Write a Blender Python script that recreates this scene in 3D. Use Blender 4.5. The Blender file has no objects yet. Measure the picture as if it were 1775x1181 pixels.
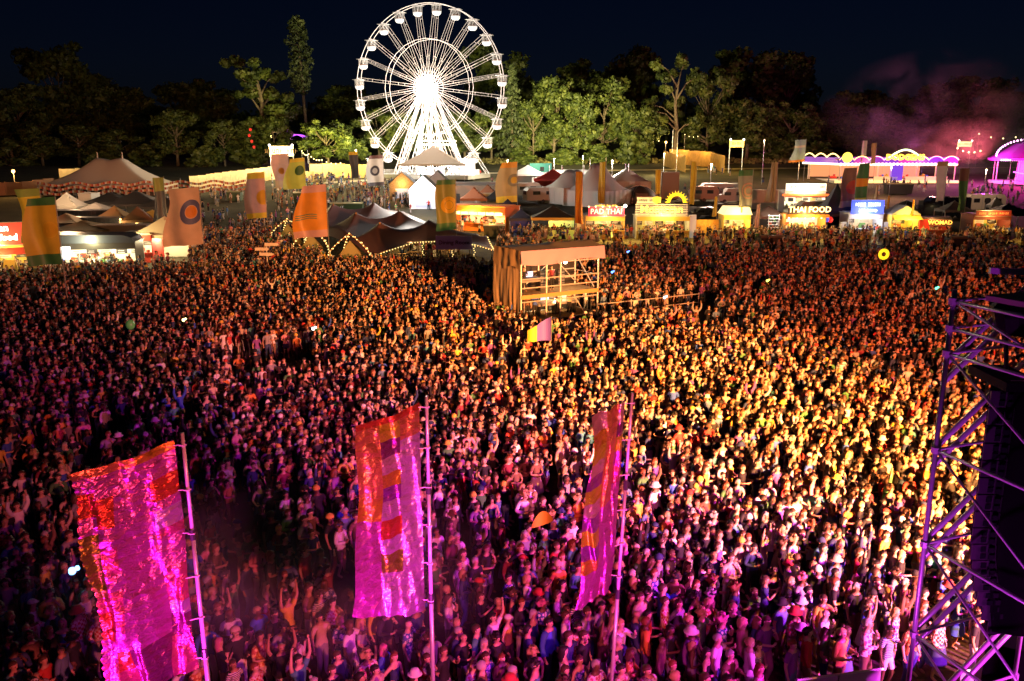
import bpy, bmesh, math, random
import numpy as np
from mathutils import Vector, Matrix, noise
random.seed(7); np.random.seed(7)
SC = bpy.context.scene
COL = SC.collection
PI = math.pi

# ------------------------------------------------------------------ camera
FPX, TH, CH = 1475.0, math.atan(340.5/1475), 12.5
ST, CT = math.sin(TH), math.cos(TH)
cam_d = bpy.data.cameras.new('camera'); cam = bpy.data.objects.new('camera', cam_d); COL.objects.link(cam)
cam.location = (0, 0, CH); cam.rotation_euler = (PI/2 - TH, 0, 0)
cam_d.sensor_width = 36; cam_d.lens = 36*FPX/1775; cam_d.clip_end = 3000; cam_d.clip_start = 0.1
SC.camera = cam

def ray(px, py):
    u, v = (px-887.5)/FPX, (py-590.5)/FPX
    return Vector((u, CT - v*ST, -ST - v*CT))
_GY, _GZ = [-100, 106, 125, 150, 197, 245, 300, 560, 1500], [0, 0, 1.0, 2.5, 5.0, 6.8, 9.0, 22, 30]
def gz(Y): return float(np.interp(Y, _GY, _GZ))        # the field is flat to the food row, then rises gently to the wood
def G(px, py, z=0.0):                       # point seen at a pixel, z above the ground
    d = ray(px, py); lo, hi = 5.0, 600.0
    f = lambda Y: CH + d.z*(Y/d.y) - gz(Y) - z
    for _ in range(50):
        m = (lo+hi)/2
        if f(m) > 0: lo = m
        else: hi = m
    return Vector((0, 0, CH)) + d*(lo/d.y)
def AT(px, py, Y):                          # point seen at a pixel at world distance Y
    d = ray(px, py); return Vector((0, 0, CH)) + d*(Y/d.y)
def PROJ(x, y, z):
    dx, dy, dz = x, y, z-CH
    zc = dy*CT - dz*ST; vv = (-dy*ST - dz*CT)/zc
    return 887.5 + FPX*dx/zc, 590.5 + FPX*vv, zc

# ------------------------------------------------------------------ world: night sky, deep blue
SC.view_settings.view_transform = 'Standard'; SC.view_settings.look = 'None'
SC.view_settings.exposure = 0.0; SC.view_settings.gamma = 1.0
try: SC.view_settings.use_curve_mapping = False
except Exception: pass
W = bpy.data.worlds.new('World'); SC.world = W; W.use_nodes = True
nt = W.node_tree; bg = nt.nodes['Background']
sky = nt.nodes.new('ShaderNodeTexSky'); sky.sky_type = 'NISHITA'; sky.sun_disc = False
sky.sun_elevation = math.radians(32); sky.sun_rotation = math.radians(200); sky.altitude = 0
hs_ = nt.nodes.new('ShaderNodeHueSaturation'); hs_.inputs['Saturation'].default_value = 1.55; nt.links.new(sky.outputs[0], hs_.inputs['Color']); tint_ = nt.nodes.new('ShaderNodeMixRGB'); tint_.blend_type = 'MULTIPLY'; tint_.inputs[0].default_value = 1; tint_.inputs[2].default_value = (.5, .62, 1.45, 1); nt.links.new(hs_.outputs[0], tint_.inputs[1]); nt.links.new(tint_.outputs[0], bg.inputs[0]); bg.inputs[1].default_value = 0.0008
sun_d = bpy.data.lights.new('moonlight', 'SUN'); sun_d.energy = 0.006; sun_d.angle = math.radians(0.5); sun_d.color = (.7, .8, 1)
sun = bpy.data.objects.new('moonlight', sun_d); COL.objects.link(sun); sun.rotation_euler = (math.radians(50), 0, math.radians(200))
cy = SC.cycles
cy.max_bounces = 5; cy.diffuse_bounces = 2; cy.glossy_bounces = 2; cy.transmission_bounces = 3; cy.volume_bounces = 0; cy.transparent_max_bounces = 6
cy.sample_clamp_indirect = 1.5; cy.sample_clamp_direct = 0; cy.caustics_reflective = False; cy.caustics_refractive = False
cy.use_denoising = True; cy.use_adaptive_sampling = True; cy.adaptive_threshold = 0.02; cy.volume_step_rate = 2.0
try: cy.use_light_tree = True
except Exception: pass

# ------------------------------------------------------------------ lights of the stage (they stand on the stage and its wings, outside the frame), and added flag spots
def lamp(name, kind, loc, energy, color, size=0.3, parent=None, aim=None, cone=40, blend=.5):
    d = bpy.data.lights.new(name, kind); d.energy = energy; d.color = color
    if kind == 'SPOT': d.spot_size = math.radians(cone); d.spot_blend = blend; d.shadow_soft_size = size
    elif kind == 'AREA': d.size = size
    else: d.shadow_soft_size = size
    o = bpy.data.objects.new(name, d); COL.objects.link(o); o.location = loc
    if aim is not None: o.rotation_euler = (Vector(aim)-Vector(loc)).to_track_quat('-Z', 'Y').to_euler()
    if parent: o.parent = parent
    return o
MAG = (1, .035, .8); VIO = (.55, .06, 1); AMB = (1, .56, .16); RED = (1, .27, .13)
KEY = (1, .38, .075)
lamp('stage_spot', 'SPOT', (24, 1, 9), 300000, KEY, .3, aim=G(1340, 775), cone=34, blend=1)
lamp('stage_spot', 'SPOT', (23, 0, 9), 250000, (1, .36, .085), .3, aim=G(1090, 680), cone=40, blend=1)
lamp('stage_spot', 'SPOT', (26, 0, 9), 200000, (1, .26, .1), .3, aim=G(620, 520), cone=48, blend=1)
lamp('stage_spot', 'SPOT', (27, 1, 10), 170000, (1, .19, .07), .3, aim=G(1600, 590), cone=42, blend=1)
lamp('stage_spot', 'SPOT', (6, 2, 8), 17000, (1, .13, .14), .3, aim=G(330, 700), cone=62, blend=1)
lamp('stage_spot', 'SPOT', (22, 5, 9), 38000, (.85, .03, .8), .3, aim=G(1250, 1100), cone=44, blend=1)
lamp('stage_spot', 'SPOT', (21, 5, 9), 30000, (.8, .04, 1), .3, aim=G(1520, 1110), cone=40, blend=1)
lamp('stage_spot', 'SPOT', (2, 8, 9), 1500, (.7, .04, 1), .3, aim=G(560, 1160), cone=62, blend=1)
lamp('stage_spot', 'SPOT', (4, 6, 9), 2200, (.9, .04, .6), .3, aim=G(900, 1080), cone=56, blend=1)
# added front wash that brightens the tall flags and canvas above the heads
for px_, py_, Y_, e_, c_ in ((60, 390, 60, 9000, (1, .6, .2)), (320, 360, 70, 9000, (1, .66, .35)), (540, 350, 85, 11000, (1, .66, .25)), (880, 320, 110, 14000, (1, .68, .3)), (1200, 320, 115, 13000, (1, .6, .2)), (1560, 310, 115, 12000, (1, .55, .3))):
    a_ = AT(px_, py_, Y_); lamp('added_flag_wash', 'SPOT', (a_.x*.25+4, 4, 14), e_*3.4, c_, .3, aim=(a_.x, Y_, 8.5), cone=11, blend=1)
lamp('added_flag_toplight', 'SPOT', (8, 2, 9), 3200, (1, .42, .2), .2, aim=(-1.5, 15.5, 7.5), cone=32, blend=.8)  # added warm spot that brightens the tops of the big flags
for fx_, fy_, e_ in ((-6.2, 10.6, 4200), (-2.2, 11.7, 4800), (2.0, 12.2, 3200)):
    lamp('flag_uplight', 'SPOT', (fx_, fy_, 1.2), e_, MAG, .15, aim=(fx_+.2, fy_+4.2, 5.2), cone=58, blend=.9)
lamp('flag_uplight', 'SPOT', (4.6, 9.0, 2.5), 1900, (.8, .07, 1), .15, aim=(7.6, 12.5, 7.5), cone=70, blend=.9)

# ------------------------------------------------------------------ materials
MATS = {}
def M(name, col=(.5,.5,.5), rough=.7, metal=0.0, emit=0.0, ecol=None, var=0.0, scale=3.0, bump=0.0, bscale=None, coords='Object', transl=0.0, alpha=1.0):
    if name in MATS: return MATS[name]
    m = bpy.data.materials.new(name); m.use_nodes = True; MATS[name] = m
    n = m.node_tree; b = n.nodes['Principled BSDF']
    b.inputs['Base Color'].default_value = (*col, 1); b.inputs['Roughness'].default_value = rough; b.inputs['Metallic'].default_value = metal
    if transl: b.inputs['Transmission Weight'].default_value = transl
    if alpha < 1: b.inputs['Alpha'].default_value = alpha
    if emit:
        b.inputs['Emission Color'].default_value = (*(ecol or col), 1); b.inputs['Emission Strength'].default_value = emit
        m.cycles.emission_sampling = 'NONE'
    if var or bump:
        tc = n.nodes.new('ShaderNodeTexCoord'); no = n.nodes.new('ShaderNodeTexNoise'); no.inputs['Scale'].default_value = scale; no.inputs['Detail'].default_value = 5
        n.links.new(tc.outputs[coords], no.inputs['Vector'])
        if var:
            r = n.nodes.new('ShaderNodeValToRGB'); e = r.color_ramp.elements
            e[0].position = .3; e[1].position = .7
            e[0].color = (*[c*(1-var) for c in col], 1); e[1].color = (*[min(1, c*(1+var)) for c in col], 1)
            n.links.new(no.outputs[0], r.inputs[0]); n.links.new(r.outputs[0], b.inputs['Base Color'])
        if bump:
            bp = n.nodes.new('ShaderNodeBump'); bp.inputs['Strength'].default_value = bump
            src = no
            if bscale:
                src = n.nodes.new('ShaderNodeTexNoise'); src.inputs['Scale'].default_value = bscale; src.inputs['Detail'].default_value = 4
                n.links.new(tc.outputs[coords], src.inputs['Vector'])
            n.links.new(src.outputs[0], bp.inputs['Height']); n.links.new(bp.outputs[0], b.inputs['Normal'])
    return m
def glow(name, col, s):
    return M(name, col, .5, emit=s)

# ------------------------------------------------------------------ mesh builder
class MB:
    def __init__(s): s.v = []; s.f = []; s.m = []
    def add(s, vs, fs, mi=0):
        o = len(s.v); s.v.extend([tuple(p) for p in vs]); s.f.extend([tuple(i+o for i in f) for f in fs]); s.m.extend([mi]*len(fs)); return s
    def box(s, c, d, rz=0, rx=0, mi=0, taper=1.0):
        hx, hy, hz = d[0]/2, d[1]/2, d[2]/2; R = Matrix.Rotation(rz, 3, 'Z') @ Matrix.Rotation(rx, 3, 'X'); c = Vector(c)
        vs = [c + R @ Vector((x*hx*(taper if z > 0 else 1), y*hy*(taper if z > 0 else 1), z*hz)) for z in (-1, 1) for x, y in ((-1,-1),(1,-1),(1,1),(-1,1))]
        return s.add(vs, [(3,2,1,0),(4,5,6,7),(0,1,5,4),(1,2,6,5),(2,3,7,6),(3,0,4,7)], mi)
    def tube(s, p, q, r, r2=None, n=6, mi=0, cap=True):
        p, q = Vector(p), Vector(q); r2 = r if r2 is None else r2; d = (q-p)
        if d.length < 1e-6: return s
        d.normalize(); a = d.orthogonal().normalized(); b = d.cross(a)
        vs = [p + (a*math.cos(2*PI*i/n) + b*math.sin(2*PI*i/n))*r for i in range(n)] + [q + (a*math.cos(2*PI*i/n) + b*math.sin(2*PI*i/n))*r2 for i in range(n)]
        fs = [(i, (i+1) % n, n+(i+1) % n, n+i) for i in range(n)]
        if cap: fs += [tuple(range(n-1, -1, -1)), tuple(range(n, 2*n))]
        return s.add(vs, fs, mi)
    def path(s, pts, r, n=6, mi=0):
        for i in range(len(pts)-1): s.tube(pts[i], pts[i+1], r if not isinstance(r, (list, tuple)) else r[i], r if not isinstance(r, (list, tuple)) else r[i+1], n, mi, cap=(i in (0, len(pts)-2)))
        return s
    def ball(s, c, r, nu=8, nv=5, mi=0, z0=-1.0):
        rx, ry, rz = r if isinstance(r, (list, tuple)) else (r, r, r); vs = []; fs = []
        for j in range(nv+1):
            a = -PI/2 + PI*j/nv; zz = max(math.sin(a), z0)
            for i in range(nu): t = 2*PI*i/nu; vs.append((c[0]+rx*math.cos(a)*math.cos(t), c[1]+ry*math.cos(a)*math.sin(t), c[2]+rz*zz))
        for j in range(nv):
            for i in range(nu): fs.append((j*nu+i, j*nu+(i+1) % nu, (j+1)*nu+(i+1) % nu, (j+1)*nu+i))
        return s.add(vs, fs, mi)
    def lathe(s, c, prof, n=12, mi=0):
        vs = []; fs = []
        for r, z in prof:
            for i in range(n): t = 2*PI*i/n; vs.append((c[0]+r*math.cos(t), c[1]+r*math.sin(t), c[2]+z))
        for j in range(len(prof)-1):
            for i in range(n): fs.append((j*n+i, j*n+(i+1) % n, (j+1)*n+(i+1) % n, (j+1)*n+i))
        return s.add(vs, fs, mi)
    def grid(s, fn, nu, nv, mi=0, u0=0, u1=1, v0=0, v1=1):
        vs = [fn(u0+(u1-u0)*i/nu, v0+(v1-v0)*j/nv) for j in range(nv+1) for i in range(nu+1)]
        return s.add(vs, [(j*(nu+1)+i, j*(nu+1)+i+1, (j+1)*(nu+1)+i+1, (j+1)*(nu+1)+i) for j in range(nv) for i in range(nu)], mi)
    def poly(s, pts, mi=0): return s.add(pts, [tuple(range(len(pts)))], mi)
    def prism(s, pts2, y0, y1, mi=0):           # outline in x,z given a thickness in y
        n = len(pts2); vs = [(x, y0, z) for x, z in pts2] + [(x, y1, z) for x, z in pts2]
        return s.add(vs, [tuple(range(n)), tuple(range(2*n-1, n-1, -1))] + [(i, n+i, n+(i+1) % n, (i+1) % n) for i in range(n)], mi)
    def mesh(s, name, mats, smooth=False):
        me = bpy.data.meshes.new(name); me.from_pydata(s.v, [], s.f)
        for m in (mats if isinstance(mats, (list, tuple)) else [mats]): me.materials.append(m)
        if any(s.m): me.polygons.foreach_set('material_index', s.m)
        if smooth: me.polygons.foreach_set('use_smooth', [True]*len(s.f))
        me.update(); return me
    def build(s, name, mats, parent=None, smooth=False, loc=(0,0,0), rz=0):
        return link(name, s.mesh(name, mats, smooth), parent, loc, rz)
def link(name, me, parent=None, loc=(0,0,0), rz=0):
    o = bpy.data.objects.new(name, me); COL.objects.link(o); o.location = loc; o.rotation_euler = (0, 0, rz)
    if parent: o.parent = parent
    return o
def tag(o, label=None, cat=None, group=None, kind=None):
    if label: o['label'] = label
    if cat: o['category'] = cat
    if group: o['group'] = group
    if kind: o['kind'] = kind
    return o
def T(name, label, cat, loc=(0,0,0), rz=0, group=None):
    o = bpy.data.objects.new(name, None); COL.objects.link(o); o.location = loc; o.rotation_euler = (0, 0, rz); o.empty_display_size = .2
    return tag(o, label, cat, group)
def dup(root, loc, rz, label, group=None):
    r = root.copy(); COL.objects.link(r); r.location = loc; r.rotation_euler = (0, 0, rz); r['label'] = label
    if group: r['group'] = group
    for ch in list(root.children):
        c = ch.copy(); COL.objects.link(c); c.parent = r
        for g in list(ch.children):
            d = g.copy(); COL.objects.link(d); d.parent = c
    return r
def text(s, size, mat, parent, loc, name='lettering', ext=.02, rz=0, sx=1.0, bold=0.0):
    cu = bpy.data.curves.new(name, 'FONT'); cu.body = s; cu.size = size; cu.extrude = ext; cu.align_x = 'CENTER'; cu.align_y = 'CENTER'; cu.resolution_u = 2; cu.offset = bold
    tmp = bpy.data.objects.new('tmp', cu); me = bpy.data.meshes.new_from_object(tmp); bpy.data.objects.remove(tmp); me.materials.clear(); me.materials.append(mat); o = bpy.data.objects.new(name, me); COL.objects.link(o); o.parent = parent; o.location = loc; o.rotation_euler = (PI/2, 0, rz); o.scale = (sx, 1, 1)
    return o
UNREAD = {'FRESH COFFEE', 'HOT DRINKS', 'BURGERS  CHIPS  FISH', 'WOOD FIRED PIZZA', 'NOODLES AND RICE', 'FUNFAIR', 'EXIT', 'ARBORETUM', 'CAROUSEL', 'Street Food'}
_text = text
def text(s, size, mat, parent, loc, name='lettering', ext=.02, rz=0, sx=1.0, bold=0.0):
    if s not in UNREAD: return _text(s, size, mat, parent, loc, name, ext, rz, sx, bold)
    mb = MB(); r_ = random.Random(s); n_ = len(s); w = size*.62*sx; x0 = -w*(n_-1)/2     # writing too blurred to read: rows of letter-high strokes
    for i, ch in enumerate(s):
        if ch == ' ': continue
        x = x0+i*w; k = r_.randrange(3); h = size*.7
        mb.box((x-w*.25, 0, 0), (w*.2, ext*2, h))
        if k != 1: mb.box((x+w*.22, 0, 0), (w*.2, ext*2, h))
        if k == 0: mb.box((x, 0, h*.38), (w*.34, ext*2, h*.2))
        else: mb.box((x+w*.04, 0, (-h*.36, h*.05)[k % 2]), (w*.4, ext*2, h*.18))
    o = mb.build(name, mat, parent, loc=loc, rz=rz); return tag(o, kind='stuff')
def yawed(px, py):                              # position on the ground, seen at a pixel
    p = G(px, py); return Vector((p.x, p.y, gz(p.y)))
# ------------------------------------------------------------------ ground
def ground_mat():
    m = bpy.data.materials.new('field_grass'); m.use_nodes = True; n = m.node_tree; b = n.nodes['Principled BSDF']; b.inputs['Roughness'].default_value = .95
    tc = n.nodes.new('ShaderNodeTexCoord'); a = n.nodes.new('ShaderNodeTexNoise'); a.inputs['Scale'].default_value = .12; a.inputs['Detail'].default_value = 6
    c = n.nodes.new('ShaderNodeTexNoise'); c.inputs['Scale'].default_value = 3.5; c.inputs['Detail'].default_value = 6
    r = n.nodes.new('ShaderNodeValToRGB'); e = r.color_ramp.elements; e[0].position = .35; e[1].position = .65
    e[0].color = (.05, .044, .02, 1); e[1].color = (.11, .09, .042, 1)
    mx = n.nodes.new('ShaderNodeMixRGB'); mx.blend_type = 'MULTIPLY'; mx.inputs[0].default_value = .7
    n.links.new(tc.outputs['Object'], a.inputs[0]); n.links.new(tc.outputs['Object'], c.inputs[0]); n.links.new(a.outputs[0], r.inputs[0])
    n.links.new(r.outputs[0], mx.inputs[1]); n.links.new(c.outputs[1], mx.inputs[2]); n.links.new(mx.outputs[0], b.inputs['Base Color'])
    bp = n.nodes.new('ShaderNodeBump'); bp.inputs['Strength'].default_value = .8; bp.inputs['Distance'].default_value = .1; n.links.new(c.outputs[0], bp.inputs['Height']); n.links.new(bp.outputs[0], b.inputs['Normal'])
    return m
_yr = [-60, 0, 50, 106, 125, 150, 197, 245, 300, 400, 560, 1000, 1500]; mb = MB(); _xr = list(range(-900, 901, 60))
mb.add([(x, y, gz(y)) for y in _yr for x in _xr], [(j*len(_xr)+i, j*len(_xr)+i+1, (j+1)*len(_xr)+i+1, (j+1)*len(_xr)+i) for j in range(len(_yr)-1) for i in range(len(_xr)-1)])
tag(mb.build('ground', ground_mat()), kind='structure')
# pale track across the back of the field
tp = [(560, 318), (700, 309), (840, 301), (950, 298), (1060, 296), (1200, 294), (1400, 292), (1775, 291)]
mb = MB(); L = [G(x, y) for x, y in tp]
mb.add([(p.x, p.y-2.4+.4*math.sin(i*2), gz(p.y-2.4)+.05) for i, p in enumerate(L)] + [(p.x, p.y+2.6, gz(p.y+2.6)+.05) for p in L], [(i, i+1, len(L)+i+1, len(L)+i) for i in range(len(L)-1)])
tag(mb.build('path', M('track_dust', (.5, .42, .28), .95, var=.25, scale=.4)), kind='structure')
# straw-coloured strip before the food row, yellow lamp light in its colour
mb = MB(); L = [(880, 424), (1010, 424), (1200, 424), (1400, 426), (1600, 424), (1790, 424)]
A_ = [G(x, y) for x, y in L]; B_ = [G(x, 404) for x, y in L]
mb.add([(p.x, p.y, gz(p.y)+.01) for p in A_] + [(p.x, p.y, gz(p.y)+.03) for p in B_], [(i, i+1, len(L)+i+1, len(L)+i) for i in range(len(L)-1)])
tag(mb.build('lit_straw_strip', M('lit_straw_tone', (.3, .24, .1), .95, var=.35, scale=1.2)), kind='structure')
# wooded rise behind the field
def hill(u, v):
    x = -420+840*u; y = 300+260*v
    return (x, y, gz(y)-.5 + 12*math.sin(v*PI/2)*(.8+.3*noise.noise(Vector((x*.012, y*.01, 0)))))
tag(MB().grid(hill, 50, 14).build('hill', M('woodland_floor', (.03, .032, .016), .95, var=.3), smooth=True), kind='structure')

# ------------------------------------------------------------------ trees
def leaf_mat(name, c1, c2, dark):
    m = bpy.data.materials.new(name); m.use_nodes = True; n = m.node_tree; b = n.nodes['Principled BSDF']; b.inputs['Roughness'].default_value = .6
    tc = n.nodes.new('ShaderNodeTexCoord'); no = n.nodes.new('ShaderNodeTexNoise'); no.inputs['Scale'].default_value = .45; no.inputs['Detail'].default_value = 4
    r = n.nodes.new('ShaderNodeValToRGB'); e = r.color_ramp.elements; e[0].position = .34; e[1].position = .66
    e[0].color = (*dark, 1); e[1].color = (*c2, 1); k = r.color_ramp.elements.new(.5); k.color = (*c1, 1)
    n.links.new(tc.outputs['Object'], no.inputs[0]); n.links.new(no.outputs[0], r.inputs[0]); n.links.new(r.outputs[0], b.inputs['Base Color'])
    tr = n.nodes.new('ShaderNodeBsdfTranslucent'); n.links.new(r.outputs[0], tr.inputs[0]); mx = n.nodes.new('ShaderNodeMixShader'); mx.inputs[0].default_value = .3
    n.links.new(b.outputs[0], mx.inputs[1]); n.links.new(tr.outputs[0], mx.inputs[2]); n.links.new(mx.outputs[0], n.nodes['Material Output'].inputs[0])
    return m
LEAF = leaf_mat('broad_leaves', (.06, .085, .015), (.13, .15, .03), (.02, .034, .008))
NEED = leaf_mat('needles', (.05, .07, .026), (.1, .12, .05), (.02, .03, .013))
BARK = M('bark', (.13, .1, .07), .9, var=.3, scale=2)
def leaves(mb, cs, per, size, rng):
    n = len(cs)*per
    c = np.array([k[:3] for k in cs]).repeat(per, 0); rad = np.array([k[3] for k in cs]).repeat(per)
    d = rng.normal(size=(n, 3)); d /= np.linalg.norm(d, axis=1)[:, None]
    p = c + d*(rad*(.55+.5*rng.random(n)))[:, None]*np.array([1, 1, .75])
    a = rng.normal(size=(n, 3)); a /= np.linalg.norm(a, axis=1)[:, None]; bb = np.cross(a, d); bb /= (np.linalg.norm(bb, axis=1)+1e-9)[:, None]
    s = (size*(.6+.8*rng.random(n)))[:, None]
    V = np.stack([p-a*s-bb*s*.5, p+a*s-bb*s*.6, p+a*s*.8+bb*s*.7, p-a*s*.7+bb*s*.5], 1).reshape(-1, 3)
    o = len(mb.v); mb.v.extend(map(tuple, V.tolist())); mb.f.extend([(o+4*i, o+4*i+1, o+4*i+2, o+4*i+3) for i in range(n)]); mb.m.extend([0]*n)
def make_tree(kind, seed):                      # unit height 20 m
    rng = np.random.default_rng(seed); R = random.Random(seed); tr = MB(); cr = MB(); H = 20
    if kind == 'broad':
        bend = R.uniform(-.8, .8); top = Vector((bend, R.uniform(-.5, .5), H*.62)); mid = Vector((bend*.3, 0, H*.3))
        tr.path([(0,0,0), mid, top], [.5, .36, .16], 8); cs = []
        for i in range(20):
            a = R.uniform(0, 2*PI); h = R.uniform(.22, .88)*H; w = H*.27*math.sin(PI*min(1, (h/H-.06)/.98))**.55*R.uniform(.6, 1.1)
            e = Vector((w*math.cos(a)+bend*h/H, w*math.sin(a), h)); st = Vector((bend*h/H*.7, 0, max(H*.2, h*.62)))
            tr.path([st, (st+e)/2+Vector((0, 0, -.5)), e], [.17, .1, .04], 5)
            for q in range(4): cs.append((e.x+R.gauss(0, 1.1), e.y+R.gauss(0, 1.1), e.z+R.gauss(0, .9), R.uniform(1.0, 2.3)))
        leaves(cr, cs, 95, .36, rng)
    elif kind == 'gnarly':
        tr.path([(0,0,0), (.4,0,6), (-.3,0,11), (.6,0,16)], [.6, .45, .3, .12], 8); cs = []
        for i in range(12):
            a = R.uniform(0, 2*PI); h = R.uniform(.28, .95)*H; w = H*R.uniform(.16, .34)*(1.1-.5*abs(h/H-.55)); e = Vector((w*math.cos(a), w*math.sin(a)*.8, h)); st = Vector((.1, 0, h*.75))
            tr.path([st, (st+e)/2+Vector((0, 0, .8)), e], [.22, .13, .06], 5)
            for q in range(4): cs.append((e.x+R.gauss(0, .9), e.y+R.gauss(0, .9), e.z+R.gauss(0, .7), R.uniform(.7, 1.5)))
        leaves(cr, cs, 95, .33, rng)
    elif kind == 'conifer':
        tr.tube((0,0,0), (0,0,H*.97), .32, .04, 7); cs = []
        for i in range(60):
            h = 2.2+(H-2.4)*(i/60); w = 4.6*(1-(h/H))**.8+.25; a = i*2.4
            for k in range(3):
                f = (k+1)/3; cs.append((w*f*math.cos(a), w*f*math.sin(a), h-.7*f, .55+.25*(1-f)))
            tr.tube((0,0,h), (w*math.cos(a), w*math.sin(a), h-.6), .06, .02, 4)
        leaves(cr, cs, 30, .26, rng)
    elif kind == 'pine':                        # very tall bare trunk, narrow dark crown
        tr.path([(0.8,0,0), (.3,0,10), (0,0,H*.98)], [.28, .2, .06], 7); cs = []
        for i in range(50):
            h = 9.6+(H-9.8)*(i/50); w = (1.55*math.sin(PI*min(1, (h-8.8)/11.3))**.5)*R.uniform(.5, 1.1); a = i*2.4; e = (w*math.cos(a), w*math.sin(a), h)
            cs.append((*e, .75)); tr.tube((.1, 0, h-.4), e, .05, .02, 4)
        leaves(cr, cs, 46, .18, rng)
    elif kind == 'bush':
        cs = []
        for i in range(22):
            a = R.uniform(0, 2*PI); w = R.uniform(0, 6.5); e = (w*math.cos(a), w*.6*math.sin(a), R.uniform(1.5, 15)*(1-w/11)); cs.append((*e, R.uniform(1.6, 3))); tr.tube((0,0,0), e, .25, .06, 4)
        leaves(cr, cs, 110, .75, rng)
    lm = NEED if kind in ('conifer', 'pine') else LEAF
    return tr.mesh('trunk', BARK, True), cr.mesh('crown', lm)
TREES = {('broad', i): make_tree('broad', 10+i) for i in range(7)}
TREES.update({('gnarly', i): make_tree('gnarly', 30+i) for i in range(2)}); TREES.update({('bush', i): make_tree('bush', 50+i) for i in range(3)})
TREES[('conifer', 0)] = make_tree('conifer', 40); TREES[('pine', 0)] = make_tree('pine', 41)
def tree(px, top, Y, wpx, kind, label, var=0, z0=0.0, name=None, cat='tree', group='trees along the edge of the field'):
    z0 = gz(Y); p = AT(px, top, Y); h = p.z - z0; s = FPX/(Y*CT+(CH-h/2)*ST)
    base_w = {'broad': 13.5, 'gnarly': 12, 'conifer': 9, 'pine': 4.2, 'bush': 15}[kind]
    hz = {'bush': 16}.get(kind, 20.3)
    t = T(name or {'broad': 'broadleaf_tree', 'gnarly': 'broadleaf_tree', 'conifer': 'fir_tree', 'pine': 'pine_tree', 'bush': 'shrub'}[kind], label, cat, (p.x, Y, z0), random.uniform(0, 6.28), group)
    if kind == 'pine': t.rotation_euler.z = 0
    w = (wpx/s)/base_w; t.scale = (w, w, h/hz)
    tm, cm = TREES[(kind, var)]; link('trunk', tm, t); link('crown', cm, t); return t
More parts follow.
